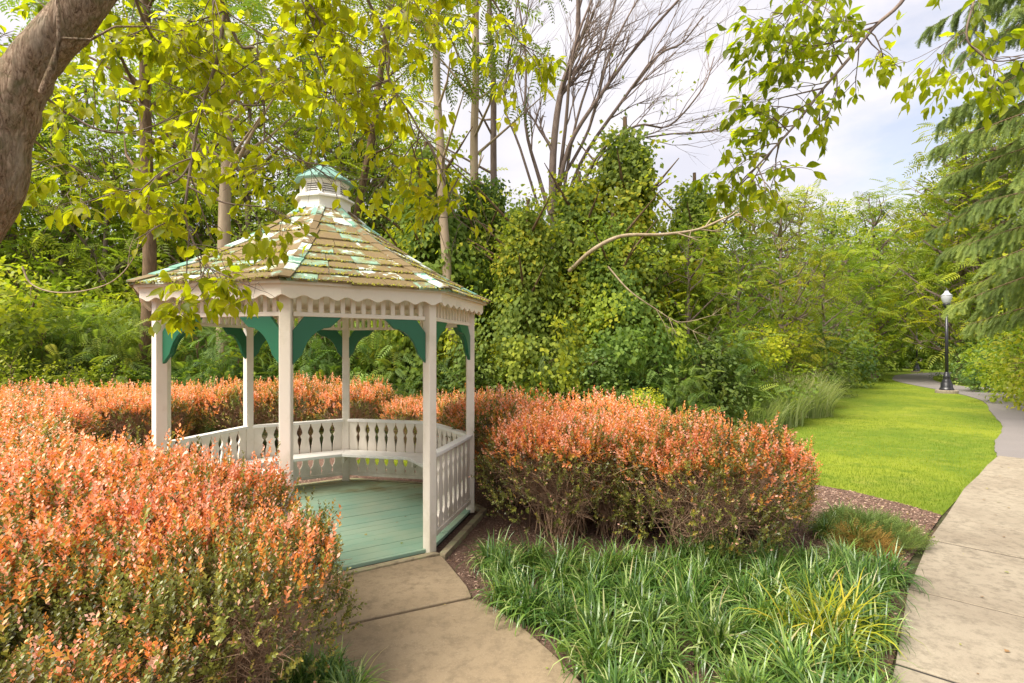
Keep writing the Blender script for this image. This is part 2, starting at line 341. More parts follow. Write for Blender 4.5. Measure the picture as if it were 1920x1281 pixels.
# ------------------------------------------------------------------ ground, lawn, paths
def sheet(name, pts, z, mat):
    mb = MB(); mb.poly([(p[0], p[1], z) for p in pts], [tuple(range(len(pts)))])
    me = mb.mesh(name, mat); o = link(name, me); return kind(o, 'structure')
sheet('ground', [(-300, -60), (300, -60), (300, 400), (-300, 400)], -.014, M['soil'])
lawn_pts = [G(1392, 902), G(1510, 905), G(1600, 921), G(1700, 946), G(1766, 966), G(1800, 930), G(1850, 885), G(1872, 857), (13, 11), (20, 14), (40, 20), (60, 30), (60, 70), (30, 70), G(1552, 700), G(1545, 715), G(1535, 745), (9.6, 16.6), G(1440, 800), (4.2, 11.8), (-.3, 12), (-2.6, 9.0), (-2.6, 8.4), (-.5, 8.3), (2.2, 7.6)]
sheet('lawn', [(p[0], p[1]) for p in lawn_pts], -.004, M['lawn'])
bed_pts = [(-9, -1), (4, -1), G(1665, 1281), G(1702, 1130), G(1700, 1060), G(1766, 966), G(1700, 947), G(1600, 922), G(1510, 906), (3.3, 7.9), (1.5, 8.2), (-.5, 8.15), (-2.55, 8.3), (-2.65, 9.6), (-9, 9.9)]
sheet('mulch_bed', [(p[0], p[1]) for p in bed_pts], .002, M['mulch'])

# right hand sidewalk of separate slabs, running about 45 degrees away to the right
SW = []                                       # left edge points with joint direction
sw_left = [(1600, 1640), (1640, 1420), (1679, 1253), (1703, 1111), (1742, 1017), (1773, 974), (1808, 919), (1836, 893), (1852, 874), (1872, 857)]
side = thing('sidewalk', '', ''); del side['label']; del side['category']; kind(side, 'structure')
pl = [G(*p) for p in sw_left]; W = 1.65
def across(i):
    a = pl[max(i - 1, 0)]; c_ = pl[min(i + 1, len(pl) - 1)]; d = (c_ - a).normalized(); return Vector((d.y, -d.x, 0))
ac = [across(i) for i in range(len(pl))]
for i in range(len(pl) - 1):
    a, c_ = pl[i], pl[i + 1]; d = (c_ - a).normalized() * .014
    q = [a + d, a + ac[i] * W + d, c_ + ac[i + 1] * W - d, c_ - d]
    for p in q: p.z = 0
    zt = .030 + random.uniform(-.003, .003)
    mb = MB().hexa([Vector((p.x, p.y, -.05)) for p in q], [Vector((p.x, p.y, zt)) for p in q])
    link('concrete_slab', mb.mesh('concrete_slab', M['conc']), side, .006)
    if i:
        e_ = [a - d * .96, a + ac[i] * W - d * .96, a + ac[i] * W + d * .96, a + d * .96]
        link('dark_joint_strip', MB().hexa([Vector((p.x, p.y, -.05)) for p in e_], [Vector((p.x, p.y, .021)) for p in e_]).mesh('dark_joint_strip', M['void']), side)  # dark strip added so the lit gap reads as a deep, shaded joint
# asphalt path beyond, with its bend and side branch
def ribbon(name, ctr, widths, z, mat, th=.02):
    P = spline([(x, y, 0) for x, y in ctr], 8); n = len(P); w = np.interp(np.linspace(0, 1, n), np.linspace(0, 1, len(widths)), widths)
    mb = MB(); L_, R_ = [], []
    for i, p in enumerate(P):
        t = (P[min(i + 1, n - 1)] - P[max(i - 1, 0)]).normalized(); s = Vector((-t.y, t.x, 0)) * w[i] / 2
        e = .012 * sin(i * 2.3) + .01 * sin(i * 5.1)
        L_.append(p + s * (1 + e)); R_.append(p - s * (1 + e))
    pts = [(p.x, p.y, z) for p in L_] + [(p.x, p.y, z) for p in R_] + [(p.x, p.y, z - th) for p in L_] + [(p.x, p.y, z - th) for p in R_]
    f = []
    for i in range(n - 1):
        f += [(i, n + i, n + i + 1, i + 1), (i, i + 1, 2 * n + i + 1, 2 * n + i), (n + i + 1, n + i, 3 * n + i, 3 * n + i + 1)]
    mb.poly(pts, f); o = link(name, mb.mesh(name, mat)); return kind(o, 'structure')
e0 = pl[-1]
ribbon('asphalt_path', [(e0.x + .56, e0.y - .56), (e0.x + 1.75, e0.y + .75), (12.4, 12.0), (14.9, 15.0), (17.6, 18.2), (19.6, 21.6), (21.8, 26.8), (23.6, 30.6), (26.2, 34.2), (29.5, 37.8), (36, 41.5), (46, 44)], [1.62, 1.65, 1.7, 1.8, 1.9, 2.0, 2.0, 2.1, 2.2, 2.2], .018, M['asphalt'])
ribbon('side_path', [(20.3, 24.6), (23, 25.0), (27, 25.2), (34, 25.6)], [1.1, 1.2, 1.2], .010, M['asphalt'])

# walk up to the gazebo
walk = thing('garden_walk', '', ''); del walk['label']; del walk['category']; kind(walk, 'structure')
def slab(pts, z=.034):
    mb = MB(); n = len(pts); lo = [(p[0], p[1], -.05) for p in pts]; hi = [(p[0], p[1], z) for p in pts]
    mb.poly(lo + hi, [tuple(range(n))[::-1], tuple(range(n, 2 * n))] + [(i, (i + 1) % n, n + (i + 1) % n, n + i) for i in range(n)])
    link('concrete_slab', mb.mesh('concrete_slab', M['conc2']), walk, .008)
g = lambda x, y: G(x, y, .03).xy
a1, a2, a3, a4 = g(828, 1042), g(858, 1078), g(884, 1118), g(330, 1238)
slab([g(330, 1132), g(560, 1086), a1, a2, g(876, 1100), g(884, 1119), g(600, 1180), g(330, 1241)][::1])
slab([g(330, 1246), g(600, 1184), g(886, 1122), g(935, 1143), g(985, 1180), g(1040, 1228), g(1100, 1290), g(1170, 1400), g(1000, 2000), (-.5, -.5), (-2.2, 1.6), g(100, 1400)], .031)

# ------------------------------------------------------------------ gazebo
GC = Vector((-2.03, 5.66, 0)); FZ = .07; TH = 4.877
gaz = thing('gazebo', 'white octagonal wooden gazebo with mossy shingle roof, green brackets and louvred cupola', 'gazebo', GC)
def gd(k): a = TH + k * pi / 4; return Vector((cos(a), sin(a), 0))      # 0 C, 1 E, 2 F, 3 G, 4 D, 5 B, 6, 7 A
def gp(k, r, z): v = gd(k) * r; return Vector((v.x, v.y, z))
UP = Vector((0, 0, 1)); RP = 1.578
# floor boards run along the entrance side (0-1)
dirx = (gp(1, 1, 0) - gp(0, 1, 0)).normalized(); diry = Vector((dirx.y, -dirx.x, 0))   # diry points out of the entrance
octv = [gp(k, 1.60, 0) for k in range(8)]
def chord(t):                                  # extent of the octagon along dirx at offset t along diry
    xs = []
    for i in range(8):
        p, q = octv[i], octv[(i + 1) % 8]; a, c_ = p.dot(diry), q.dot(diry)
        if (a - t) * (c_ - t) <= 0 and abs(a - c_) > 1e-6:
            s = (t - a) / (c_ - a); xs.append((p + (q - p) * s).dot(dirx))
    return (min(xs), max(xs)) if xs else None
ap = 1.60 * cos(pi / 8); w_ = .1385; t = -ap + .001
nb = 0
while t < ap - .01:
    t2 = min(t + w_, ap - .0005); u, v = chord(t + .002), chord(t2 - .004)
    P = lambda x, tt, z: dirx * x + diry * tt + UP * z
    zt = FZ + random.uniform(-.0015, .0015)
    q = [(u[0], t), (u[1], t), (v[1], t2 - .006), (v[0], t2 - .006)]
    mb = MB().hexa([P(x, y, FZ - .03) for x, y in q][::-1], [P(x, y, zt) for x, y in q][::-1])
    link('floor_board', mb.mesh('floor_board', M['floor']), gaz, .002); t = t2; nb += 1
mb = MB().prism([p * .985 + UP * .0 for p in octv], UP * .036); link('floor_frame', mb.mesh('floor_frame', M['void']), gaz)
for k in range(8):                             # timber rim on the soil
    r0, r1, z1 = (1.625, 1.70, .05) if k == 0 else (1.70, 1.77, .055)
    q = [gp(k, r0, 0), gp(k, r1, 0), gp(k + 1, r1, 0), gp(k + 1, r0, 0)]
    link('base_timber', MB().hexa([p - UP * .01 for p in q], [p + UP * z1 for p in q]).mesh('base_timber', M['timber']), gaz, .004)
# posts, radial four by fours
for k in range(8):
    X = gd(k); Y = Vector((-X.y, X.x, 0)); z0, z1 = .03, FZ + 2.33
    c_ = gp(k, RP, (z0 + z1) / 2)
    link('post', MB().box(c_, (.0445, .0445, (z1 - z0) / 2), (X, Y, UP)).mesh('post', M['white']), gaz, .007)
# cut-out gap outline: (distance under the rail, half width)
GAP = [(0, .006), (.03, .008), (.055, .020), (.09, .034), (.115, .036), (.14, .027), (.16, .013), (.178, .017), (.20, .027), (.235, .024), (.29, .012), (.36, .007), (.40, .010), (.43, .026), (.47, .033), (.53, .035), (.565, .024), (.59, .006), (.62, .004), (.635, .011), (.65, .012), (.665, .004), (.69, .003)]
def side_frame(k):
    A, B = gp(k, RP, 0), gp(k + 1, RP, 0); d = (B - A); Ls = d.length; d.normalize(); out = Vector((d.y, -d.x, 0))
    return A, B, d, Ls, out
for k in range(8):
    A, B, d, Ls, out = side_frame(k); mid = (A + B) / 2; i0 = .048
    # frieze: lower rail, spindles, top rail
    hb = Ls / 2 - .05
    link('frieze_rail', MB().box(mid + UP * (FZ + 2.078), (hb, .019, .0175), (d, out, UP)).mesh('frieze_rail', M['white']), gaz, .003)
    link('frieze_rail', MB().box(mid + UP * (FZ + 2.30), (hb, .019, .03), (d, out, UP)).mesh('frieze_rail', M['white']), gaz, .003)
    ns = 13
    for j in range(ns):
        u = -hb + (j + .5) * 2 * hb / ns
        link('frieze_spindle', MB().box(mid + d * u + UP * (FZ + 2.183), (.0175, .0165, .087), (d, out, UP)).mesh('frieze_spindle', M['white']), gaz)
    # green brackets on both ends
    prof = [(.075, 0), (.40, 0), (.31, .087), (.255, .096), (.20, .132), (.165, .17), (.135, .225), (.118, .27), (.105, .294), (.045, .372), (.045, .10), (.105, .0)]
    prof = [(.13, 0), (.42, 0), (.335, .082), (.285, .090), (.235, .115), (.19, .155), (.155, .205), (.13, .262), (.118, .300), (.047, .382), (.047, .112)]
    for P0, s in ((A, 1), (B, -1)):
        pts = [P0 + d * s * u + UP * (FZ + 2.059 - v) - out * .018 for u, v in prof]
        if s < 0: pts = pts[::-1]
        link('bracket', MB().prism(pts, out * .036).mesh('bracket', M['green']), gaz, .004)
    # scalloped fascia
    RF = 1.725; FA, FB = gp(k, RF, 0), gp(k + 1, RF, 0); fl = (FB - FA).length; nwv = 8; N = nwv * 10; zt, zb = FZ + 2.305, FZ + 2.215
    low = []
    for j in range(N + 1):
        u = j / N; low.append(FA + (FB - FA) * u + UP * (zb - .012 + .015 * cos(2 * pi * u * nwv) * 1.0))
    mb = MB(); n = N + 1; th = -out * .02
    inner = [p + th + (d * .0083 if i == 0 else (-d * .0083 if i == N else Vector())) for i, p in enumerate(low)]
    top = [Vector((p.x, p.y, zt)) for p in low]; topi = [Vector((p.x, p.y, zt)) for p in inner]
    mb.poly(low + top + inner + topi, sum([[(i, i + 1, n + i + 1, n + i), (2 * n + i + 1, 2 * n + i, 3 * n + i, 3 * n + i + 1), (i + 1, i, 2 * n + i, 2 * n + i + 1), (n + i, n + i + 1, 3 * n + i + 1, 3 * n + i)] for i in range(N)], []))
    link('fascia_board', mb.mesh('fascia_board', M['white']), gaz)
    if k == 0: continue                        # entrance
    # railing
    hr = Ls / 2 - .047
    cap = MB().box(mid + UP * (FZ + .825) , (hr, .045, .017), (d, out, UP)); link('top_rail', cap.mesh('top_rail', M['white2']), gaz, .004)
    link('bottom_rail', MB().box(mid + UP * (FZ + .095), (hr, .026, .022), (d, out, UP)).mesh('bottom_rail', M['white']), gaz, .003)
    nbd = 8; wb = 2 * hr / nbd
    for j in range(nbd):
        u0 = -hr + j * wb; u1 = u0 + wb; ztop = FZ + .808
        Lp = [(u0 + (w2 if j > 0 else .001), v) for v, w2 in GAP]; Rp = [(u1 - (w2 if j < nbd - 1 else .001), v) for v, w2 in GAP]
        mb = MB(); n = len(GAP); F_ = [mid + d * u + UP * (ztop - v) + out * .011 for u, v in Lp] + [mid + d * u + UP * (ztop - v) + out * .011 for u, v in Rp]
        Bk = [p - out * .022 for p in F_]; fc = []
        for i in range(n - 1):
            fc += [(i, i + 1, n + i + 1, n + i), (2 * n + i + 1, 2 * n + i, 3 * n + i, 3 * n + i + 1), (i + 1, i, 2 * n + i, 2 * n + i + 1), (n + i, n + i + 1, 3 * n + i + 1, 3 * n + i)]
        fc += [(0, n, 3 * n, 2 * n), (n - 1, 3 * n - 1, 4 * n - 1, 2 * n - 1)]
        mb.poly(F_ + Bk, fc); link('baluster_board', mb.mesh('baluster_board', M['white']), gaz)
    # bench
    if k in (1, 7): continue
    ro, ri, zs = RP - .035, 1.20, FZ + .43
    e0_, e1_ = gd(k), gd(k + 1)
    q = [gp(k, ro - .02, 0), gp(k + 1, ro - .02, 0), gp(k + 1, ri, 0), gp(k, ri, 0)]
    gs = d * .0015; q = [q[0] + gs, q[1] - gs, q[2] - gs, q[3] + gs]
    link('bench_seat', MB().hexa([p + UP * (zs - .038) for p in q][::-1], [p + UP * zs for p in q][::-1]).mesh('bench_seat', M['white2']), gaz, .005)
    for kk in ((k, k + 1) if k == 7 else (k,)):
        pz = gp(kk, 1.27, (FZ + zs - .038) / 2) if kk != 8 else gp(0, 1.27, (FZ + zs - .038) / 2)
        if kk in (4,):
            link('bench_bracket', MB().box(gp(kk, 1.46, zs - .09), (.16, .018, .05), (gd(kk), Vector((-gd(kk).y, gd(kk).x, 0)), UP)).mesh('bench_bracket', M['white']), gaz)
        else:
            link('bench_bracket', MB().box(gp(kk, 1.43, zs - .09), (.14, .018, .05), (gd(kk), Vector((-gd(kk).y, gd(kk).x, 0)), UP)).mesh('bench_bracket', M['white']), gaz)
# roof: concave profile
PR = [(1.80, 2.317), (1.23, 2.607), (.80, 2.870), (.39, 3.165), (.24, 3.30)]
def rz_at(r): return FZ + float(np.interp(-r, [-p[0] for p in PR], [p[1] for p in PR]))
deck = MB()
for k in range(8):
    for (ra, za), (rb, zb_) in zip(PR[:-1], PR[1:]):
        ra_ = min(ra, 1.765)
        za_ = rz_at(ra_) - FZ
        q = [gp(k, ra_, FZ + za_), gp(k + 1, ra_, FZ + za_), gp(k + 1, rb, FZ + zb_), gp(k, rb, FZ + zb_)]
        deck.hexa([p - UP * .035 for p in q][::-1], [p - UP * .006 for p in q][::-1])
roof = link('roof', deck.mesh('roof', M['white']), gaz)
nr = 10; rr = np.linspace(1.80, .27, nr + 1); faces_vis = 0
moss_v = []; rs = random.Random(3)
for k in range(8):
    for j in range(nr):
        ra, rb = rr[j], rr[j + 1] - .035
        A0, A1 = gp(k, ra, rz_at(ra) + .018), gp(k + 1, ra, rz_at(ra) + .018); B0, B1 = gp(k, rb, rz_at(rb) + .002), gp(k + 1, rb, rz_at(rb) + .002)
        wlen = (A1 - A0).length; n = max(1, int(round(wlen / .29 + rs.uniform(-.2, .2))))
        if k in (3, 4, 5): n = max(1, int(round(wlen / .42)))
        cuts = [0] + sorted((i + rs.uniform(-.16, .16)) / n for i in range(1, n)) + [1]
        for c0, c1 in zip(cuts[:-1], cuts[1:]):
            g0 = .0035 / wlen; dz = rs.uniform(-.003, .006); sl = rs.uniform(-.010, .010)
            p0, p1 = A0.lerp(A1, c0 + g0), A0.lerp(A1, c1 - g0); p2, p3 = B0.lerp(B1, c1 - g0), B0.lerp(B1, c0 + g0)
            o_ = (p0 - p3).normalized() * sl; p0 = p0 + o_ + UP * dz; p1 = p1 + o_ + UP * (dz + rs.uniform(-.003, .003))
            th = UP * .022
            me = MB().hexa([p0 - th, p1 - th, p2 - th, p3 - th], [p0, p1, p2, p3]).mesh('shingle', M['shingle'])
            link('shingle', me, roof)
            if rs.random() < .8:
                m0 = int((p1 - p0).length / .014)
                for i in range(m0):
                    if rs.random() < .85:
                        pm = p0.lerp(p1, (i + rs.random()) / m0) + Vector((rs.uniform(-.006, .006), rs.uniform(-.006, .006), rs.uniform(-.012, .003)))
                        moss_v.append((pm, rs.uniform(.005, .013)))
                for i in range(int(m0 * .35)):
                    pm = p0.lerp(p1, rs.random()).lerp(p3.lerp(p2, rs.random()), rs.random() ** 2 * .4); moss_v.append((pm + UP * .001, rs.uniform(.004, .010)))
    # hip caps, two leaves per step
    for j in range(nr):
        ra, rb = rr[j] + .015, rr[j + 1] - .03
        for s in (-1, 1):
            nb_ = (gp(k + s, 1, 0) - gp(k, 1, 0)).normalized()
            wv = .085 if j < nr - 3 else .06
            wa = min(wv, ra * .3); wb2 = min(wv, rb * .3)
            a0 = gp(k, ra, rz_at(min(ra, 1.8)) + .036); b0 = gp(k, rb, rz_at(rb) + .026)
            # the cap follows the neighbouring roof face
            def onface(r, u, dz): p = gp(k, r, 0) + nb_ * u; rad = max(p.dot(gd(k)), p.dot(gd(k + s))) ; return Vector((p.x, p.y, rz_at(r) + dz))
            a1 = gp(k, ra, 0) + nb_ * wa; a1.z = rz_at(min(ra, 1.8)) + .030; b1 = gp(k, rb, 0) + nb_ * wb2; b1.z = rz_at(rb) + .018
            th = UP * .012
            q = [a0, a1, b1, b0] if s > 0 else [a1, a0, b0, b1]
            link('ridge_shingle', MB().hexa([p - th for p in q], q).mesh('ridge_shingle', M['ridge']), roof)
bb = np.array([(1, 0, -.3), (-.5, .87, -.3), (-.5, -.87, -.3), (0, 0, .8)]); bf = np.array([(0, 1, 3), (1, 2, 3), (2, 0, 3)])
K = len(moss_v); T = np.array([tuple(p) for p, _ in moss_v]); S = np.array([s for _, s in moss_v])
Rm = frames(RNG.normal(size=(K, 3)) * [1, 1, .15], np.tile([0, 0, 1.], (K, 1)))
V, F = stamp(bb, bf, Rm, T, S * 1.35); kind(link('moss', mesh_np('moss', V, F, M['moss']), roof), 'stuff')
# cupola
def octo(prof, mat, name, par): return link(name, MB().lathe(prof, 8, (0, 0, FZ), TH).mesh(name, mat), par)
cup = octo([(.265, 3.24), (.275, 3.24), (.275, 3.385), (.25, 3.385)], M['white2'], 'cupola', gaz)
octo([(.25, 3.386), (.315, 3.386), (.315, 3.402), (.295, 3.414), (.22, 3.414)], M['white2'], 'ledge', cup)
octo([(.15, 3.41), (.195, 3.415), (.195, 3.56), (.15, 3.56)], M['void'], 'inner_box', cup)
for k in range(8):
    A, B = gp(k, .240, 0), gp(k + 1, .240, 0); d = (B - A).normalized(); out = Vector((d.y, -d.x, 0)); mid = (A + B) / 2
    link('corner_board', MB().box(gp(k, .236, FZ + 3.49), (.011, .022, .075), (gd(k), Vector((-gd(k).y, gd(k).x, 0)), UP)).mesh('corner_board', M['white2']), cup)
    for zc in (3.428, 3.552):
        link('louver_rail', MB().box(mid + UP * (FZ + zc) - out * .006, ((B - A).length / 2 - .018, .008, .013), (d, out, UP)).mesh('louver_rail', M['white2']), cup)
    for j in range(5):
        zc = FZ + 3.447 + j * .0225; tilt = (out * .7 - UP * .7).normalized()
        link('louver', MB().box(mid - out * .010 + UP * (zc + .006), ((B - A).length / 2 - .018, .012, .0025), (d, tilt, tilt.cross(d))).mesh('louver', M['white2']), cup)
octo([(.20, 3.560), (.262, 3.560), (.262, 3.585), (.22, 3.592)], M['white2'], 'cornice', cup)
octo([(.31, 3.580), (.318, 3.584), (.318, 3.592), (.21, 3.665), (.10, 3.742), (.02, 3.80), (.001, 3.81)], M['cap_green'], 'cupola_roof', cup)
for k in range(8):
    pr = [(.322, 3.594), (.21, 3.670), (.10, 3.747), (.02, 3.805)]; V, F = tubes([([gp(k, r, FZ + z) for r, z in pr], [.006] * 4)], 5)
    link('ridge_seam', mesh_np('ridge_seam', V, F, M['cap_green']), cup)
link('finial', MB().lathe([(.024, 3.795), (.028, 3.81), (.012, 3.82), (.016, 3.835), (.003, 3.85)], 10, (0, 0, FZ)).mesh('finial', M['cap_green']), cup, smooth=True)

# ------------------------------------------------------------------ lamp posts
def lamp_post(label, loc):
    t = thing('lamp_post', label, 'street lamp', loc, 0, 1, 'black lamp posts along the path')
    link('footing', MB().lathe([(.40, -.02), (.40, .10), (.38, .13), (.01, .13)], 24).mesh('footing', M['conc']), t)
    link('base', MB().lathe([(.26, .13), (.26, .17), (.235, .20), (.21, .26), (.20, .42), (.165, .47), (.17, .50), (.13, .56), (.125, .66), (.14, .70), (.10, .76), (.085, .86), (.07, .90)], 20).mesh('base', M['black']), t, smooth=True)
    link('pole', MB().lathe([(.068, .88), (.058, 2.2), (.05, 3.52)], 14).mesh('pole', M['black']), t, smooth=True)
    link('collar', MB().lathe([(.05, 3.50), (.075, 3.53), (.055, 3.57), (.06, 3.62), (.10, 3.68), (.14, 3.76), (.145, 3.80), (.12, 3.83)], 16).mesh('collar', M['black']), t, smooth=True)
    link('globe', MB().lathe([(.11, 3.82), (.14, 3.88), (.175, 4.0), (.195, 4.12), (.185, 4.16)], 20).mesh('globe', M['globe']), t, smooth=True)
    cp = link('globe_cap', MB().lathe([(.20, 4.15), (.195, 4.18), (.13, 4.24), (.085, 4.30), (.06, 4.37), (.01, 4.375)], 20).mesh('globe_cap', M['globe']), t, smooth=True)
    link('finial', MB().lathe([(.03, 4.365), (.045, 4.39), (.025, 4.42), (.012, 4.46), (.002, 4.49)], 10).mesh('finial', M['black']), cp, smooth=True)
    return t
lp = lamp_post('nearer black lamp post with white acorn globe beside the bend of the path', G(1775, 737))
copy_thing(lp, 'distant black lamp post in the shade where the path turns out of sight', G(1719, 698.5), 0, .98)

# ------------------------------------------------------------------ bark chips, grass blades
def in_poly(P, poly):
    x, y = P[:, 0], P[:, 1]; c = np.zeros(len(P), bool); n = len(poly)
    for i in range(n):
        x0, y0 = poly[i][0], poly[i][1]; x1, y1 = poly[(i + 1) % n][0], poly[(i + 1) % n][1]
        c ^= ((y0 > y) != (y1 > y)) & (x < (x1 - x0) * (y - y0) / (y1 - y0 + 1e-12) + x0)
    return c
def scatter_poly(poly, n, box):
    P = np.stack([RNG.uniform(box[0], box[1], n), RNG.uniform(box[2], box[3], n), np.zeros(n)], -1); return P[in_poly(P, poly)]
P = np.concatenate([scatter_poly(bed_pts, 26000, (-1.2, 5.2, 2.4, 8.2)), scatter_poly(bed_pts, 9000, (2.6, 5.2, 4, 7.6)), scatter_poly(bed_pts, 9000, (-9, -1, 6, 8.6))])
walk_poly = [tuple(g(330, 1132)), tuple(g(560, 1086)), tuple(a1), tuple(a2), tuple(g(884, 1119)), tuple(g(935, 1143)), tuple(g(985, 1180)), tuple(g(1040, 1228)), tuple(g(1100, 1290)), tuple(g(1170, 1400)), (-.5, 0), (-2.5, 1.6)]
P = P[~in_poly(P, walk_poly)]; P = P[np.hypot(P[:, 0] - GC.x, P[:, 1] - GC.y) > 1.66]
n = len(P); tv = np.array([(-.5, -.12, 0), (.5, -.16, 0), (.45, .14, 0), (-.5, .1, 0), (-.3, -.02, .25), (.35, .02, .2)]); tf = np.array([(0, 1, 5), (0, 5, 4), (1, 2, 5), (2, 3, 4), (2, 4, 5), (3, 0, 4)])
R = frames(RNG.normal(size=(n, 3)) * [1, 1, .25], np.tile([0, 0, 1.], (n, 1)) + RNG.normal(size=(n, 3)) * .3)
V, F = stamp(tv, tf, R, P + [0, 0, .006], RNG.uniform(.008, .032, n))
t_ = np.repeat(RNG.random(n), len(tv)); kind(link('bark_chips', mesh_np('bark_chips', V, F, M['chip'], t_)), 'stuff')
# grass: blades near the edges and over the nearer lawn
gb = []
box = (-3, 13, 7, 15); P1 = scatter_poly([(p[0], p[1]) for p in lawn_pts], 420000, (-4, 13, 5.8, 14.5)); dens = np.exp(-(P1[:, 1] - 6) / 4.5); P1 = P1[RNG.random(len(P1)) < dens * .8]
P2 = scatter_poly([(p[0], p[1]) for p in lawn_pts], 60000, (-6, 1, 8.1, 10)); P2 = P2[P2[:, 1] < 9.2]
# distant tufts, bigger
P3 = scatter_poly([(p[0], p[1]) for p in lawn_pts], 130000, (4, 34, 12, 40))
def not_path(P): return P
for P_, h in ((P1, .030), (P2, .03), (P3, .030)):
    n = len(P_); tv = np.array([(-.08, 0, 0), (.08, 0, 0), (0, .25, 1)]); tf = np.array([(0, 1, 2)])
    a = RNG.uniform(0, 6.28, n); R = np.zeros((n, 3, 3)); R[:, 0, 0] = np.cos(a); R[:, 0, 1] = -np.sin(a); R[:, 1, 0] = np.sin(a); R[:, 1, 1] = np.cos(a); R[:, 2, 2] = 1
    gb.append((stamp(tv, tf, R, P_ + [0, 0, -.004], RNG.uniform(.6, 1.2, n) * h * (1 + P_[:, 1] * .012)), n))
tn = wobble(5, 6, .9)
V = np.concatenate([x[0][0] for x in gb]); o = 0; Fs = []
for (v, f), n in gb: Fs.append(f + o); o += len(v)
F = np.concatenate(Fs); ti = np.clip(.42 + .30 * tn(V) + np.repeat(RNG.normal(size=len(V) // 3) * .22, 3), 0, 1)
# keep blades off the paths
cen = V[::3]; PA = [Vector((x, y, 0)) for x, y in [(e0.x + .56, e0.y - .56), (e0.x + 1.75, e0.y + .75), (12.4, 12.0), (14.9, 15.0), (17.6, 18.2), (19.6, 21.6), (21.8, 26.8), (23.6, 30.6), (26.2, 34.2), (29.5, 37.8), (36, 41.5)]]
pc = np.array([tuple(p) for p in spline(PA, 10)]); keep = np.ones(len(cen), bool)
for q in pc: keep &= np.hypot(cen[:, 0] - q[0], cen[:, 1] - q[1]) > (.8 if q[1] < 14 else 1.02)
keep &= ~((np.abs(cen[:, 1] - 24.9) < .6) & (cen[:, 0] > 20.3))
V = V.reshape(-1, 3, 3)[keep].reshape(-1, 3); ti = ti.reshape(-1, 3)[keep].ravel(); F = np.arange(len(V)).reshape(-1, 3)
kind(link('grass', mesh_np('grass', V, F, M['grass_blade'], ti)), 'stuff')

fl = np.concatenate([scatter_poly([(p.x, p.y) for p in pl] + [((p + q * W).x, (p + q * W).y) for p, q in zip(pl[::-1], ac[::-1])], 900, (0, 9, 0, 9)), scatter_poly(walk_poly, 330, (-3, 1, 1.5, 5))]); fl = fl[RNG.random(len(fl)) < .35]; fl[:, 2] = .040
fl2 = scatter_poly(bed_pts, 1500, (-1.2, 5.2, 2.4, 8.2)); fl2 = fl2[(np.hypot(fl2[:, 0] - GC.x, fl2[:, 1] - GC.y) > 1.8) & ~in_poly(fl2, walk_poly)]; fl2[:, 2] = .02
ga = RNG.uniform(0, 6.28, 26); gr_ = RNG.uniform(.7, 1.4, 26); fl3 = np.stack([GC.x + gr_ * np.cos(ga), GC.y + gr_ * np.sin(ga), np.full(26, FZ + .008)], -1); fl = np.concatenate([fl, fl2, fl3]); n = len(fl)
M['litter'] = leafmat('fallen_leaf', [(0, (.16, .09, .05)), (.5, (.34, .20, .09)), (.8, (.42, .33, .08)), (1, (.24, .30, .06))], .2, .6, 0)
V, F = stamp(*LEAFW, frames(RNG.normal(size=(n, 3)) * [1, 1, .06], np.tile([0, 0, 1.], (n, 1)) + RNG.normal(size=(n, 3)) * .12), fl, RNG.uniform(.012, .038, n)); kind(link('fallen_leaves', mesh_np('fallen_leaves', V, F, M['litter'], np.repeat(RNG.random(n), 4))), 'stuff')
# ------------------------------------------------------------------ liriope
def liriope_mesh(seed, nbl=150, name='blades', mat='liriope', hmul=1.0):
    r = np.random.default_rng(seed); V = []; F = []; T = []; seg = 6
    for i in range(nbl):
        a = r.uniform(0, 2 * pi); L_ = r.uniform(.24, .42) * hmul; lean = r.uniform(.3, 2.0); w = r.uniform(.0042, .0075)
        p = np.array([r.normal() * .05, r.normal() * .05, 0.]); th = pi / 2 - lean * .25; dirh = np.array([cos(a), sin(a), 0]); sd = np.array([-sin(a), cos(a), 0]); tw = r.normal() * .5
        sd = sd * cos(tw) + np.array([0, 0, 1]) * sin(tw) * .6; o = len(V); curl = lean * 2.1 / seg; tt = r.random() ** 1.4
        for s in range(seg + 1):
            ww = w * (1 - (s / seg) ** 3) + .0004; V += [p - sd * ww, p + sd * ww]; T += [tt, tt]
            p = p + (dirh * cos(th) + np.array([0, 0, 1]) * sin(th)) * L_ / seg; th -= curl * (.5 + s / seg)
        for s in range(seg): F.append((o + 2 * s, o + 2 * s + 1, o + 2 * s + 3, o + 2 * s + 2))
    return mesh_np(name, np.array(V), np.array(F), M[mat], T, True)
LM = [liriope_mesh(100 + i, 230) for i in range(5)]
LY = liriope_mesh(120, 80, 'blades', 'liriope_yel', 1.45)
def clump(me, x, y, s, label, group, name='liriope_clump', cat='grass clump'):
    o = link(name, me); o.location = (x, y, .0); o.scale = (s, s, s * random.uniform(.85, 1.1)); o.rotation_euler = (0, 0, random.uniform(0, 6.28))
    o['label'] = label; o['category'] = cat
    if group: o['group'] = group
    return o
bedline = [g(884, 1119), g(935, 1143), g(985, 1180), g(1040, 1228), g(1100, 1290)]
cl = []
def left_lim(y):
    ys = [p.y for p in bedline][::-1]; xs_ = [p.x for p in bedline][::-1]; return float(np.interp(y, ys, xs_))
rl = random.Random(11); tries = 0
while len(cl) < 58 and tries < 6000:
    tries += 1; y = rl.uniform(2.35, 4.45); x0 = left_lim(y) + .13 if y < 3.8 else -.18
    xr = float(np.interp(y, [2.3, 2.93, 4.1, 4.45], [1.66, 2.08, 3.06, 2.95])) - .06; x = rl.uniform(x0, xr)
    if all((x - a) ** 2 + (y - b_) ** 2 > .066 for a, b_ in cl): cl.append((x, y))
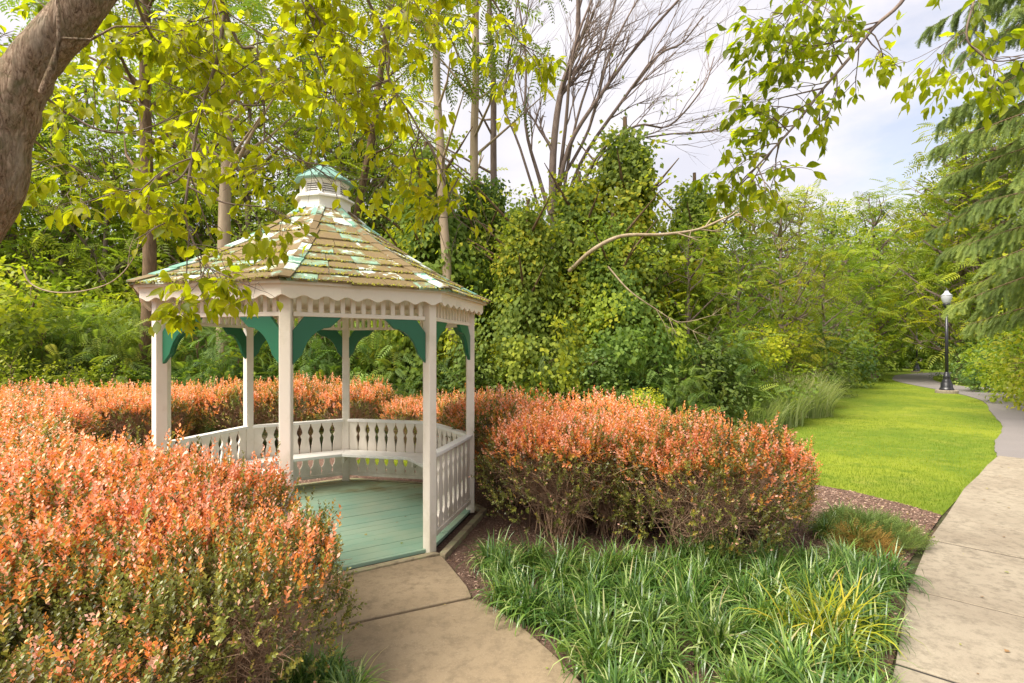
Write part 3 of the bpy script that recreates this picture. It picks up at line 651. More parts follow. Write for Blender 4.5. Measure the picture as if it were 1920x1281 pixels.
for i, (x, y) in enumerate(cl):
    reg = ('along the edge of the gazebo walk' if x - left_lim(y) < .42 and y < 3.9 else 'overhanging the right sidewalk edge' if float(np.interp(y, [2.3, 2.93, 4.1, 4.45], [1.66, 2.08, 3.06, 2.95])) - x < .4 else 'under the bare stems of the shrubs' if y > 3.85 else 'at the bottom frame edge' if y < 2.9 else 'in the middle of the bed')
    clump(LM[i % 5], x, y, rl.uniform(.8, 1.08), 'arching green strap-leaved clump ' + reg, 'liriope clumps ' + reg)
yc = G(1520, 1200, .1); clump(LY, yc.x, yc.y, 1.08, 'bright yellow-green strap leaves rising in the right half of the bed, left tuft', None); clump(LY, yc.x + .2, yc.y + .05, 1.0, 'bright yellow-green strap leaves rising in the right half of the bed, right tuft', None)
for i, (px, py) in enumerate([(1548, 1010), (1600, 1030), (1575, 985)]):
    p = G(px, py); clump(LM[i], p.x, p.y, .8, 'small arching clump behind the right end of the shrubs near the mulch', 'liriope clumps by the mulch at the right end of the shrubs')
for i, (px, py) in enumerate([(610, 1290), (560, 1300), (655, 1330)]):
    p = G(px, py); clump(LM[i + 1], p.x, p.y, .78, 'arching green clump at the foot of the left hedge beside the walk', 'liriope clumps at the foot of the left hedge')

# ------------------------------------------------------------------ red tipped shrubs
def sprig_template(seed, nl=9, ls=.20):
    r = np.random.default_rng(seed); V = []; F = []
    for i in range(nl):
        t = .25 + .75 * i / (nl - 1); a = i * 2.4 + r.uniform(-.4, .4); l = ls * r.uniform(.8, 1.25) * (1.15 - .35 * t)
        out = np.array([cos(a), sin(a) * .0, 0]); d = np.array([cos(a), .75 + .4 * t, sin(a)]); d /= np.linalg.norm(d)
        sd = np.cross(d, [0, 1, 0]); sd /= np.linalg.norm(sd) + 1e-9; nrm = np.cross(sd, d); p = np.array([0, t, 0]); o = len(V)
        V += [p, p + d * l * .5 - sd * l * .3 + nrm * l * .05, p + d * l, p + d * l * .5 + sd * l * .3 + nrm * l * .05]; F += [(o, o + 1, o + 2), (o, o + 2, o + 3)]
    return np.array(V), np.array(F)
SPR = [sprig_template(i, 11, .215) for i in range(3)]
def shrub_meshes(seed, rad=.78, h=1.0, nspr=2600, stems=90, thr=.66):
    r = np.random.default_rng(seed); nz = wobble(seed, 7, 4.2); nz2 = wobble(seed + 50, 6, 9); nz3 = wobble(seed + 70, 6, 5)
    Vs, Fs, Ts = [], [], []; o = 0
    # body surface: rounded box, flat top, side tucks in towards the base
    def surf(u, a):                          # u 0 base edge .. 1 top centre
        z = np.where(u < .5, .22 + (h - .27) * (u / .5) ** 1.0, h); rr_ = np.where(u < .5, rad * (.80 + .22 * np.sin(np.clip(u / .5, 0, 1) * pi * .6)), rad * 1.0 * (1 - (u - .5) / .5) ** .6)
        return rr_, z
    # side and top samples by area
    ns = int(nspr * .56); a = r.uniform(0, 2 * pi, ns); hz = r.uniform(.16, 1.0, ns) ** .8; prof = .74 + .26 * np.sin(np.clip(hz, 0, 1) * pi * .62)
    rr_ = rad * prof * (1 - np.clip(hz - .86, 0, 1) * 1.5); P = np.stack([rr_ * np.cos(a), rr_ * np.sin(a), hz * h * .95], -1); N = np.stack([np.cos(a), np.sin(a), .25 + hz * .6], -1)
    nt_ = nspr - ns; a = r.uniform(0, 2 * pi, nt_); q = np.sqrt(r.random(nt_)) * rad * .93; Pt = np.stack([q * np.cos(a), q * np.sin(a), h * (1 - .10 * (q / rad) ** 2)], -1); Nt = np.stack([.35 * np.cos(a) * q / rad, .35 * np.sin(a) * q / rad, np.ones(nt_)], -1)
    P = np.concatenate([P, Pt]); N = unit(np.concatenate([N, Nt])); k = nz(P); P = P + N * (k * .075)[:, None] + N * (-np.abs(r.normal(size=len(P))) * .055)[:, None]
    keep = (nz2(P) * .6 + nz3(P) * .7 + r.normal(size=len(P)) * .45 + 2.6 * np.clip(P[:, 2] / h - .52, -.6, 1)) > -.30; P, N = P[keep], N[keep]
    nsh = 260; a = r.uniform(0, 2 * pi, nsh); q = np.sqrt(r.random(nsh)) * rad * .95; hs = r.uniform(.03, 1, nsh) ** 1.8 * .24     # free shoots above the clipped top
    for lv in (0.0, .5, 1.0):
        Ps_ = np.stack([q * np.cos(a), q * np.sin(a), h * (1 - .10 * (q / rad) ** 2) + hs * lv - .03], -1); P = np.concatenate([P, Ps_]); N = np.concatenate([N, np.tile([0, 0, 1.3], (nsh, 1))])
    n = len(P); D = unit(N * .8 + r.normal(size=(n, 3)) * .45 + [0, 0, .55]); S = r.uniform(.05, .155, n) * np.where(P[:, 2] > h * .8, 1.2, 1.0)
    hf = P[:, 2] / h
    redness = np.clip((hf - thr + .22 * nz3(P) + .10 * r.normal(size=n)) * 3.0, 0, 1)
    base_t = np.where(r.random(n) < redness * .83, .60 + .32 * redness * r.random(n) ** .45 + r.normal(size=n) * .06, r.uniform(.05, .50, n))
    for s in range(3):
        m_ = np.arange(n) % 3 == s; tv, tf = SPR[s]; V, F = stamp(tv, tf, frames(D[m_], r.normal(size=(m_.sum(), 3))), P[m_], S[m_])
        bt = base_t[m_][:, None] + r.normal(size=(m_.sum(), len(tv) // 4)) * .05; bt += np.linspace(-.06, .08, len(tv) // 4)[None]
        bt = np.where(r.random(bt.shape) < .05, .97, bt)
        Vs.append(V); Fs.append(F + o); Ts.append(np.repeat(np.clip(bt, 0, 1), 4, axis=1).ravel()); o += len(V)
    fol = mesh_np('foliage', np.concatenate(Vs), np.concatenate(Fs), M['shrub_leaf'], np.concatenate(Ts))
    # shoots standing above the trimmed top are in the sprigs; now stems
    paths = []
    for i in range(stems):
        a = r.uniform(0, 2 * pi); q = r.uniform(.2, .97); tip = np.array([rad * q * cos(a), rad * q * sin(a), h * r.uniform(.72, 1.02) * (1 - .1 * q)]); b0 = np.array([.13 * r.normal(), .13 * r.normal(), 0])
        m1 = b0 * .7 + tip * .3 + r.normal(size=3) * .05; m1[2] = tip[2] * .38; m2 = b0 * .3 + tip * .72 + r.normal(size=3) * .05; m2[2] = tip[2] * .7
        pts = [b0, m1, m2, tip]; paths.append((pts, [.008, .006, .004, .0015]))
        for j in range(12):
            f = r.uniform(.22, .95); seg = int(f * 3); seg = min(seg, 2); p0 = np.array(pts[seg]) * (1 - (f * 3 - seg)) + np.array(pts[seg + 1]) * (f * 3 - seg)
            dd = r.normal(size=3) * .6 + unit(np.array([p0[0], p0[1], .1])) * .9; dd[2] = dd[2] * .6 + .15; l = r.uniform(.10, .26); p1 = p0 + unit(dd) * l * .5 + r.normal(size=3) * .012; p2 = p0 + unit(dd) * l + r.normal(size=3) * .03
            paths.append(([p0, p1, p2], [.0032, .0024, .0011]))
    V, F = tubes(paths, 3); tw = mesh_np('stems', V, F, M['twig'])
    return fol, tw
protos = []
for i in range(4):
    fol, tw = shrub_meshes(200 + i, .78, 1.0, 3300, 130); protos.append((fol, tw))
for i in range(2): protos.append(shrub_meshes(230 + i, .78, .92, 3300, 150, .90 + .1 * i))
def shrub(i, x, y, s, label, group=None, zs=1.0, green=False):
    t = thing('red_tipped_shrub', label, 'shrub', (x, y, 0), random.uniform(0, 6.28), (s, s, s * zs), group)
    f, w = protos[i if i > 3 and green else i % 4]; kind(link('foliage', f, t), 'stuff'); link('stems', w, t); return t
shrub(0, 1.72, 4.78, 1.02, 'broad coral-tipped shrub with bare brown stems above the strap-leaved bed', None, 1.0)
shrub(1, .50, 5.32, .98, 'red-tipped shrub with leggy bare stems immediately right of the gazebo railing', None, 1.06)
shrub(2, 2.42, 5.22, .70, 'smaller green and coral shrub ending the hedge at the lawn side', None, 1.16)
lab = 'red-tipped shrub merging into the hedge mass right of the gazebo'
for i, (x, y, s, zs) in enumerate([(.12, 6.45, .98, 1.10), (.98, 6.25, 1.0, 1.06), (1.72, 5.72, .85, 1.14), (1.1, 5.3, .8, 1.2), (-.35, 7.55, .85, 1.2)]):
    shrub(i + 2, x, y, s, (['coral-tipped shrub touching the right corner post of the gazebo', "coral-tipped shrub in the middle of the right hedge's back row", "coral-tipped shrub at the lawn end of the right hedge's back row", 'coral-tipped shrub filling the gap between the two leggy front shrubs', 'farthest coral-tipped shrub behind the right corner post'])[i], 'shrubs of the hedge right of the gazebo', zs)
lab = 'red-tipped shrub of the clipped hedge seen through the gazebo behind its railing'
for i, (x, y, s, zs) in enumerate([(-.9, 9.2, .85, 1.05), (-1.85, 9.75, .82, .98), (-3.0, 9.95, .98, 1.06), (-4.1, 10.0, 1.0, 1.08), (-5.15, 9.9, 1.0, 1.05), (-6.15, 9.65, .98, 1.04)]):
    shrub(i, x, y, s, (['red-tipped shrub of the back hedge seen between the right posts', 'red-tipped shrub of the back hedge just left of the right front post', 'red-tipped shrub of the back hedge behind the rear centre post', 'red-tipped shrub of the back hedge right of the front centre post', 'red-tipped shrub of the back hedge left of the front centre post', 'red-tipped shrub of the back hedge beside the left corner post'])[i], 'shrubs of the hedge behind the gazebo', zs)
lab = 'red-tipped shrub of the hedge curving round the left side of the gazebo'
for i, (x, y, s, zs) in enumerate([(-7.1, 9.1, .98, 1.06), (-6.1, 8.7, .9, 1.1), (-7.4, 8.0, 1.05, 1.02), (-6.7, 7.0, 1.05, 1.02), (-5.9, 6.1, 1.08, 1.0), (-7.2, 6.2, 1.0, 1.0), (-5.3, 5.1, 1.05, 1.0), (-6.4, 5.2, 1.05, 1.0), (-4.6, 4.25, 1.0, 1.0)]):
    shrub(i + 1, x, y, s, (['red-tipped shrub at the foot of the rough brown trunk', 'back hedge shrub with dark green side just left of the gazebo', 'farthest shrub of the left hedge below the pale bushes', 'red-tipped shrub in the left hedge level with the gazebo centre', 'red-tipped shrub in the left hedge opposite the left rail', 'outer shrub of the left hedge at the left frame edge, farther one', 'red-tipped shrub left of the left corner post', 'outer shrub of the left hedge at the left frame edge, nearer one', 'red-tipped shrub curving in toward the near hedge, left of the left corner post'])[i], 'shrubs of the hedge left of the gazebo', zs)
lab = 'red-tipped shrub of the big near hedge in front of the left half of the gazebo'
for i, (x, y, s, zs) in enumerate([(-3.75, 3.6, 1.0, 1.02), (-2.85, 3.5, .92, 1.12), (-2.1, 3.42, .80, 1.17), (-2.2, 2.85, .80, 1.08), (-4.4, 3.3, 1.0, 1.0)]):
    shrub(i, x, y, s, (['near hedge shrub left of the left corner post', 'near hedge shrub hiding the foot of the left corner post', 'near hedge shrub hiding the left front rail', 'near hedge shrub hiding the foot of the front centre post', 'near hedge shrub cut by the left frame edge'])[i], 'shrubs of the near hedge in front of the gazebo', zs)
for i, (x, y, s, zs) in enumerate([(-3.45, 2.6, 1.0, .98), (-2.5, 2.45, .88, 1.0), (-2.95, 1.85, .85, .90)]):
    shrub(4 + i % 2, x, y, s, ['leggy green and brown shrub at the left frame edge, camera side of the hedge','leggy green and brown shrub in the middle of the camera side hedge','leggy green and brown shrub at the bottom left corner'][i], 'greener shrubs on the camera side of the near hedge', zs, True)
shrub(4, -1.50, 2.74, .79, 'red-tipped shrub at the end of the near hedge, leafy green low down, overhanging the walk', None, 1.10, True)
shrub(5, -1.80, 2.1, .74, 'nearest shrub of the left hedge, mostly green leaves and twigs at the photo bottom', None, .98, True)

# junipers and weeds
def tuft_mesh(seed, n, rad, h, mat, leaf, tpl=LEAF2, tlo=0, thi=1):
    r = np.random.default_rng(seed); a = r.uniform(0, 6.28, n); q = np.sqrt(r.random(n)); P = np.stack([rad * q * np.cos(a), rad * q * np.sin(a), h * (1 - q ** 2 * .7) * r.uniform(.3, 1, n)], -1)
    D = unit(np.stack([np.cos(a), np.sin(a), .5 + r.random(n)], -1) + r.normal(size=(n, 3)) * .4); V, F = stamp(*tpl, frames(D, r.normal(size=(n, 3)) + [0, 0, 1]), P, r.uniform(.6, 1.3, n) * leaf)
    nz = wobble(seed, 4, 7); t = np.clip(tlo + (thi - tlo) * (.5 + .3 * nz(P) + r.normal(size=n) * .15), 0, 1); return mesh_np('foliage', V, F, M[mat], np.repeat(t, len(tpl[0])))
def single(name, me, loc, label, cat, group=None, sc=1):
    o = link(name, me); o.location = loc; o.scale = (sc,) * 3; o['label'] = label; o['category'] = cat
    if group: o['group'] = group
    return o
FEATH = frond_template(6, .1, .22, .05)
single('juniper', tuft_mesh(1, 1500, .42, .22, 'juniper', .11, FEATH, 0, .75), G(1628, 1012), 'low spreading green juniper beside the brown mulch at the sidewalk', 'juniper')
single('juniper', tuft_mesh(2, 700, .22, .20, 'juniper', .10, FEATH, .6, 1), G(1592, 1020) - Vector((0, .2, 0)), 'rusty orange juniper sprig behind the strap-leaved clumps', 'juniper')
single('weed', tuft_mesh(3, 22, .10, .13, 'weed', .10, LEAFW), G(975, 1150), 'light green broad-leaved weed at the edge of the gazebo walk', 'weed')
single('weed', tuft_mesh(4, 9, .05, .12, 'weed', .09, LEAFW), G(1075, 1232), 'tiny broad-leaved weed low in the bed beside the walk bottom', 'weed')
# flat stones in the lawn
def stone(px, py, s, label):
    p = G(px, py); r = random.Random(px); pts = []
    for k in range(11): a = k * 2 * pi / 11; pts.append(Vector((cos(a) * s * r.uniform(.8, 1.15), sin(a) * s * .6 * r.uniform(.8, 1.15), 0)))
    o = link('flat_stone', MB().prism(pts, UP * .03).mesh('flat_stone', M['conc']), None, .008); o.location = (p.x, p.y, -.004); o['label'] = label; o['category'] = 'stone'
stone(1478, 846, .32, 'flat grey stone sunk in the lawn beyond the right end of the hedge')

# ------------------------------------------------------------------ trees: crowns
def crown_mesh(seed, clumps, per, leaf, mat, tpl=LEAF2, t0=.45, tv_=.28, droop=.3, name='crown', fill=.55, flat=.0, dark=0):
    r = np.random.default_rng(seed); nz = wobble(seed, 6, 1.1); nz2 = wobble(seed + 9, 6, 3.0); Ps, Ns, Cs = [], [], []
    for (c, rad) in clumps:
        n = int(per * (rad[0] * rad[1] * rad[2]) ** .667); d = unit(r.normal(size=(n, 3))); q = fill + (1 - fill) * r.random(n) ** .6
        P = np.array(c) + d * np.array(rad) * q[:, None]; Ps.append(P); Ns.append(d / np.array(rad)); Cs.append(np.full(n, r.normal() * .12))
    P = np.concatenate(Ps); N = unit(np.concatenate(Ns)); Cc = np.concatenate(Cs)
    P = P + N * (nz2(P) * .10 * leaf / .12)[:, None]; keep = nz2(P * 1.3) + r.normal(size=len(P)) * .45 > -.75; P, N, Cc = P[keep], N[keep], Cc[keep]; n = len(P)
    D = N * .7 + r.normal(size=(n, 3)) * .55 + [0, 0, -droop]; up = np.array([0, 0, 1.]) * (1 - flat * .0) + N * .5 + r.normal(size=(n, 3)) * .35
    if flat: D[:, 2] *= .35
    V, F = stamp(*tpl, frames(D, up), P, r.uniform(.65, 1.25, n) * leaf)
    t = np.clip(t0 + tv_ * nz(P) + Cc + r.normal(size=n) * .10, 0, 1); return mesh_np(name, V, F, M[mat], np.repeat(t, len(tpl[0])))
def limb_paths(r, base, clumps, trunk_top, r0=.14):
    paths = []
    for c, rad in clumps:
        c = np.array(c); z0 = max(.8, min(c[2] - np.hypot(c[0], c[1]) * .9, trunk_top)); p0 = np.array([0, 0, z0]); m_ = p0 * .5 + c * .5 + r.normal(size=3) * .15; m_[2] += -.1 * np.linalg.norm(c - p0)
        paths.append(([p0, m_, c], [r0 * .45, r0 * .28, r0 * .08]))
        for j in range(4):
            e = c + unit(r.normal(size=3)) * np.array(rad) * .75; paths.append(([m_ * .4 + c * .6, (m_ + e) / 2 + r.normal(size=3) * .08, e], [r0 * .16, r0 * .1, r0 * .03]))
    return paths
def trunk_path(r, h, r0, lean=(0, 0), wob=.12):
    z = np.linspace(0, 1, 9); P = np.stack([lean[0] * z + np.cumsum(r.normal(size=9)) * wob * .3, lean[1] * z + np.cumsum(r.normal(size=9)) * wob * .3, h * z], -1); P[0, :2] = 0
    R_ = r0 * (1 - .72 * z); R_[0] *= 1.35; return (P, R_)
def make_tree(name, label, cat, seed, h, r0, clumps, per, leaf, lmat, bmat, tpl=LEAF2, loc=(0, 0, 0), group=None, rz=0, sc=1, lean=(0, 0), **kw):
    r = np.random.default_rng(seed); t = thing(name, label, cat, loc, rz, sc, group)
    tr = trunk_path(r, h, r0, lean); V, F = tubes([tr], 10); link('trunk', mesh_np('trunk', V, F, M[bmat], None, True), t)
    if clumps:
        V, F = tubes(limb_paths(r, None, clumps, h * .9, r0), 5); link('limbs', mesh_np('limbs', V, F, M[bmat], None, True), t)
        kind(link('crown', crown_mesh(seed + 1, clumps, per, leaf, lmat, tpl, **kw), t), 'stuff')
    return t
def clump_cloud(seed, n, zlo, zhi, rad, cr, flat=.7, top=.6):
    r = np.random.default_rng(seed); out = []
    for i in range(n):
        f = (i + .5) / n; z = zlo + (zhi - zlo) * f; env = rad * (sin(pi * (.12 + .80 * f)) ** .7) * (1 if f < top else 1 - .35 * (f - top) / (1 - top))
        a = i * 2.4 + r.uniform(-.5, .5); q = r.uniform(.35, .85) * env; s = cr * r.uniform(.75, 1.25); out.append(((q * cos(a), q * sin(a), z), (s, s, s * flat)))
    return out
HID = (0, -1000, 0)
PROTO = {}
def proto_tree(key, *a, **k): PROTO[key] = (a, k)
used = set()
ADJ = {'broadA': 'round-crowned mid-green tree', 'broadB': 'yellow-green round-crowned tree', 'darkA': 'dark low-crowned tree', 'locustA': 'tall feathery yellow-green tree', 'locustB': 'feathery mid-green tree', 'bushA': 'fern-leaved green bush', 'bushB': 'vine-leaved green bush', 'bushC': 'dark broad-leaved bush', 'bushY': 'bright yellow-green bush'}
SPOT = [(60, 'at the far left frame edge'), (160, 'below the looping bare vine stem'), (250, 'left of the rough brown trunk'), (330, 'at the rough brown trunk beside the gazebo'), (440, 'by the smooth pale trunk behind the gazebo'), (520, 'behind the bay left of the front gazebo post'),
        (640, 'behind the cupola and middle bay'), (730, 'right of the rear centre gazebo post'), (800, 'just left of the right front gazebo post'), (900, 'between the two right gazebo posts'), (1000, 'just right of the gazebo eave'), (1120, 'under the bare tree'), (1220, 'below the diagonal dead branch'),
        (1330, 'right of the tallest vine spire'), (1420, 'behind the right end of the coral hedge'), (1520, 'behind the pale reeds'), (1600, 'at the shaded end of the lawn'), (1690, 'left of the distant lamp post'), (1760, 'between the two lamp posts'), (1840, 'behind the nearer lamp post'), (9999, 'at the right frame edge by the spruce')]
grpP_ = 'low pale bushes at the left frame edge'
def place(key, X, Y, s, label, group=None, rz=None, zs=1.0):
    if group:
        px = 960 + FPX * X / Y; label = ('low pale ' if group == grpP_ else '') + ADJ[key] + ' ' + next(t for m_, t in SPOT if px < m_) + (', in the far row' if Y > (19 if 'tree' in ADJ[key] else 13.2) and px < 1400 or Y > 35 else '')
    rz = random.uniform(0, 6.28) if rz is None else rz; sc = (s, s, s * zs)
    if key not in used:
        used.add(key); o = BUILD[key](); BUILT[key] = o
        o.location = (X, Y, -.02); o.rotation_euler = (0, 0, rz); o.scale = sc; o['label'] = label
        if group: o['group'] = group
        return o
    o = copy_thing(BUILT[key], label, (X, Y, -.02), rz, sc)
    if group: o['group'] = group
    elif 'group' in o: del o['group']
    return o
BUILT = {}
BUILD = {
 'broadA': lambda: make_tree('broadleaf_tree', '', 'tree', 301, 8.2, .17, clump_cloud(1, 26, 1.6, 9.2, 2.7, 1.05), 420, .17, 'leaf_mid', 'bark_brown'),
 'broadB': lambda: make_tree('broadleaf_tree', '', 'tree', 302, 7.8, .15, clump_cloud(2, 24, 1.2, 8.8, 2.5, 1.0), 420, .16, 'leaf_yel', 'bark_grey'),
 'darkA': lambda: make_tree('broadleaf_tree', '', 'tree', 303, 6.6, .14, clump_cloud(3, 22, .6, 7.6, 2.4, 1.05), 420, .15, 'leaf_blue', 'bark_brown'),
 'locustA': lambda: make_tree('locust_tree', '', 'tree', 304, 8.5, .13, clump_cloud(4, 34, 1.4, 9.4, 2.9, .95, .38), 62, .50, 'leaf_yel', 'bark_grey', FROND, flat=1, t0=.5),
 'locustB': lambda: make_tree('locust_tree', '', 'tree', 305, 7.6, .12, clump_cloud(5, 30, .8, 8.6, 2.7, .95, .42), 66, .48, 'leaf_mid', 'bark_grey', FROND, flat=1, t0=.6),
 'bushA': lambda: make_tree('understory_bush', '', 'bush', 306, 1.9, .04, clump_cloud(6, 14, .25, 2.1, 1.15, .62, .75), 170, .34, 'leaf_sumac', 'bark_brown', FROND9, t0=.55),
 'bushB': lambda: make_tree('understory_bush', '', 'bush', 307, 1.9, .04, clump_cloud(7, 14, .2, 2.1, 1.2, .62, .75), 900, .095, 'leaf_vine', 'bark_brown', LEAFW, t0=.45),
 'bushC': lambda: make_tree('understory_bush', '', 'bush', 308, 1.9, .04, clump_cloud(8, 14, .2, 2.0, 1.2, .62, .7), 800, .11, 'leaf_blue', 'bark_brown', LEAFW, t0=.5),
 'bushY': lambda: make_tree('understory_bush', '', 'bush', 309, 1.9, .04, clump_cloud(9, 14, .2, 2.1, 1.2, .60, .7), 800, .11, 'leaf_yel', 'bark_brown', LEAF2, t0=.55),
}
# vine draped column
def vine_mesh(seed, h=6.4, rad=1.0, leaf=.118):
    r = np.random.default_rng(seed); Ps, Ds, Ns, Ts = [], [], [], []; lump = wobble(seed, 6, 1.1); nz = wobble(seed + 3, 6, 1.2)
    for k in range(150):                       # hanging curtains of vine at many heights
        u = (k + r.random()) / 150; a = k * 2.399 + r.normal() * .3; env = rad * (.55 + .55 * sin(min(1, u * 1.15) * pi) ** .7) * (1 - .8 * max(0, (u - .72) / .28) ** 1.3)
        p0 = np.array([cos(a) * env, sin(a) * env, u * h]); env *= 1 + .55 * float(lump(p0[None])[0]) + r.normal() * .13; top = np.array([cos(a) * env, sin(a) * env, u * h + r.normal() * .12])
        l = r.uniform(.5, 1.9) * (.5 + .5 * min(1, top[2] / 2)); l = min(l, top[2]); n = int(50 + 75 * l); f = r.random(n) ** 1.2; w = (.10 + .15 * np.sqrt(1 - f)) * r.uniform(.7, 1.4)
        o = np.stack([np.cos(a) * (.16 * np.sin(f * 2.4)), np.sin(a) * (.16 * np.sin(f * 2.4)), -f * l], -1); side = r.normal(size=n) * w; dep = r.normal(size=n) * .07
        P = top + o + np.stack([-np.sin(a) * side + np.cos(a) * dep, np.cos(a) * side + np.sin(a) * dep, r.normal(size=n) * .05], -1)
        Ps.append(P); Ds.append(np.stack([np.full(n, cos(a) * .5), np.full(n, sin(a) * .5), np.full(n, -1.)], -1) + r.normal(size=(n, 3)) * .45); Ns.append(np.stack([np.full(n, cos(a)), np.full(n, sin(a)), np.full(n, .5)], -1) + r.normal(size=(n, 3)) * .4)
        Ts.append(np.full(n, .40 + .2 * float(nz(top[None])[0]) + r.normal() * .10 + (.42 if r.random() < .2 else 0)) + r.normal(size=n) * .08)
    for k in range(26):                        # loose sprays poking out
        a = r.uniform(0, 6.28); z = h * r.uniform(.35, 1.02); e = rad * (1.15 if z < h * .8 else .55) * r.uniform(.8, 1.3); n = 26; P = np.array([cos(a) * e, sin(a) * e, z]) + r.normal(size=(n, 3)) * [.22, .22, .12]
        Ps.append(P); Ds.append(r.normal(size=(n, 3)) + [cos(a), sin(a), -.3]); Ns.append(r.normal(size=(n, 3)) * .5 + [0, 0, 1]); Ts.append(np.full(n, .6) + r.normal(size=n) * .15)
    P = np.concatenate(Ps); n = len(P); V, F = stamp(*LEAFW, frames(np.concatenate(Ds), np.concatenate(Ns)), P, r.uniform(.6, 1.3, n) * leaf)
    return mesh_np('vine_leaves', V, F, M['leaf_vine'], np.repeat(np.clip(np.concatenate(Ts), 0, 1), 4))
def make_vine(seed, h, rad):
    r = np.random.default_rng(seed); t = thing('vine_covered_tree', '', 'tree'); tr = trunk_path(r, h * 1.02, .16); paths = [tr]
    for i in range(9):
        z = h * r.uniform(.4, .95); a = r.uniform(0, 6.28); e = np.array([cos(a) * rad * 1.3, sin(a) * rad * 1.3, z + r.uniform(.2, .9)]); paths.append(([(0, 0, z * .9), (e + [0, 0, z * .9]) * [.5, .5, .5], e], [.05, .035, .01]))
    V, F = tubes(paths[:1], 9); link('trunk', mesh_np('trunk', V, F, M['bark_brown'], None, True), t); V, F = tubes(paths[1:], 5); link('limbs', mesh_np('limbs', V, F, M['bark_brown'], None, True), t)
    kind(link('vine_leaves', vine_mesh(seed, h, rad), t), 'stuff'); return t
BUILD['vineA'] = lambda: make_vine(401, 6.4, 1.05); BUILD['vineB'] = lambda: make_vine(402, 6.8, .9); BUILD['vineC'] = lambda: make_vine(403, 6.0, 1.2)
def X_(px, Y): return (px - 960) / FPX * Y
def hz(py, Y): return CAMZ - (py - HOR) / FPX * Y

# vine wall right of the gazebo: (key, px, Y, top py)
VW = [('vineA', 800, 13.2, 275, 'left-most leaning tower of dark vine behind the gazebo roof'),
      ('vineB', 905, 13.8, 330, 'vine-hung tree rising directly behind the right eave of the gazebo'),
      ('vineC', 985, 12.6, 380, 'column of yellow-green vine cascading down to the red-tipped hedge'),
      ('vineA', 1085, 13.4, 330, 'dark ivy-covered trunk below the bare leaning branches'),
      ('vineB', 1175, 13.6, 235, 'tallest pointed spire of vine standing against the white sky'),
      ('vineC', 1150, 12.8, 400, 'broad vine heap under the long bare diagonal branch'),
      ('vineB', 1305, 15.0, 335, 'narrow vine spire with the sky on both sides, right of the bare tree')]
for key, px, Y, top, lab in VW:
    h0 = {'vineA': 6.4, 'vineB': 6.8, 'vineC': 6.0}[key]; s = hz(top, Y) / h0; place(key, X_(px, Y), Y, s if s < 1.25 else 1.2, lab, None, None, max(1, s / 1.2))
# understory bushes: behind the hedge, in front of the trunks
grpL = 'leafy bushes of the thicket left of the gazebo'; labL = 'green bush of the thicket behind the hedge left of the gazebo'
for key, px, Y, h in [('bushB', -60, 10.5, 3.4), ('bushA', 70, 11.2, 2.7), ('bushY', 60, 12.6, 3.8), ('bushA', 190, 11.8, 2.6), ('bushY', 150, 13.6, 3.4), ('bushA', 285, 12.8, 2.7), ('bushY', 40, 15, 4.6), ('bushY', 230, 15.5, 4.4), ('bushY', 330, 15, 3.6)]:
    place(key, X_(px, Y), Y, h / 2.3, labL, grpL)
grpP = 'low pale bushes at the left frame edge'; labP = 'low pale green bush directly behind the hedge at the left edge'
for px, Y, h in [(20, 9.9, 1.7), (140, 10.4, 1.5), (225, 11.2, 1.5)]: place('bushY', X_(px, Y), Y, h / 2.2, labP, grpP)
grpG = 'sumac bushes seen through the gazebo'; labG = 'feathery sumac bush seen between the gazebo posts beyond the back hedge'
for key, px, Y, h in [('bushA', 370, 12.6, 2.5), ('bushA', 455, 12.2, 2.4), ('bushB', 520, 13.4, 3.0), ('bushA', 590, 12.4, 2.7), ('bushA', 690, 12.2, 2.9), ('bushC', 650, 13.8, 3.4), ('bushA', 770, 12.6, 2.6), ('bushB', 745, 14, 3.2), ('bushB', 850, 12.6, 2.2), ('bushC', 420, 14.4, 3.2)]:
    place(key, X_(px, Y), Y, h / 2.3, labG, grpG)
grpR = 'bushes at the foot of the vine wall'; labR = 'dark green bush at the foot of the vine-covered trees behind the right hedge'
for key, px, Y, h in [('bushC', 905, 12.0, 1.9), ('bushB', 960, 12.2, 2.0), ('bushA', 1030, 11.8, 1.9), ('bushC', 1105, 11.6, 1.9), ('bushA', 1160, 12.0, 2.1), ('bushC', 1230, 12.2, 1.9), ('bushB', 1210, 10.9, 1.0), ('bushA', 1285, 11.4, 1.4)]:
    place(key, X_(px, Y), Y, h / 2.3, labR, grpR)
# feathery trees right of the vine wall, edge of the lawn
for key, px, Y, top, lab, grp in [('locustB', 1290, 13.4, 395, 'feathery compound-leaved tree leaning over the lawn edge, nearest of its row', None),
        ('locustB', 1385, 14.6, 420, 'dense feathery green tree arching toward the lawn behind the pale reeds', None),
        ('locustA', 1460, 18.5, 380, 'yellow-green feathery tree behind the reeds at the lawn margin', None),
        ('locustB', 1545, 22, 420, 'layered feathery tree overhanging the middle of the lawn margin', None)]:
    place(key, X_(px, Y), Y, hz(top, Y) / 9.2, lab, grp)
for key, px, Y, h in [('bushC', 1330, 12.4, 2.2), ('bushA', 1370, 12.8, 2.2), ('bushB', 1415, 13.6, 2.3), ('bushB', 1480, 17.5, 2.6), ('bushC', 1530, 21, 2.8), ('bushC', 1565, 26, 3.4), ('bushB', 1600, 31, 3.4), ('bushC', 1610, 38, 4)]:
    place(key, X_(px, Y), Y, h / 2.3, 'rounded shadowy bush along the lawn margin under the feathery trees', 'bushes along the lawn margin')
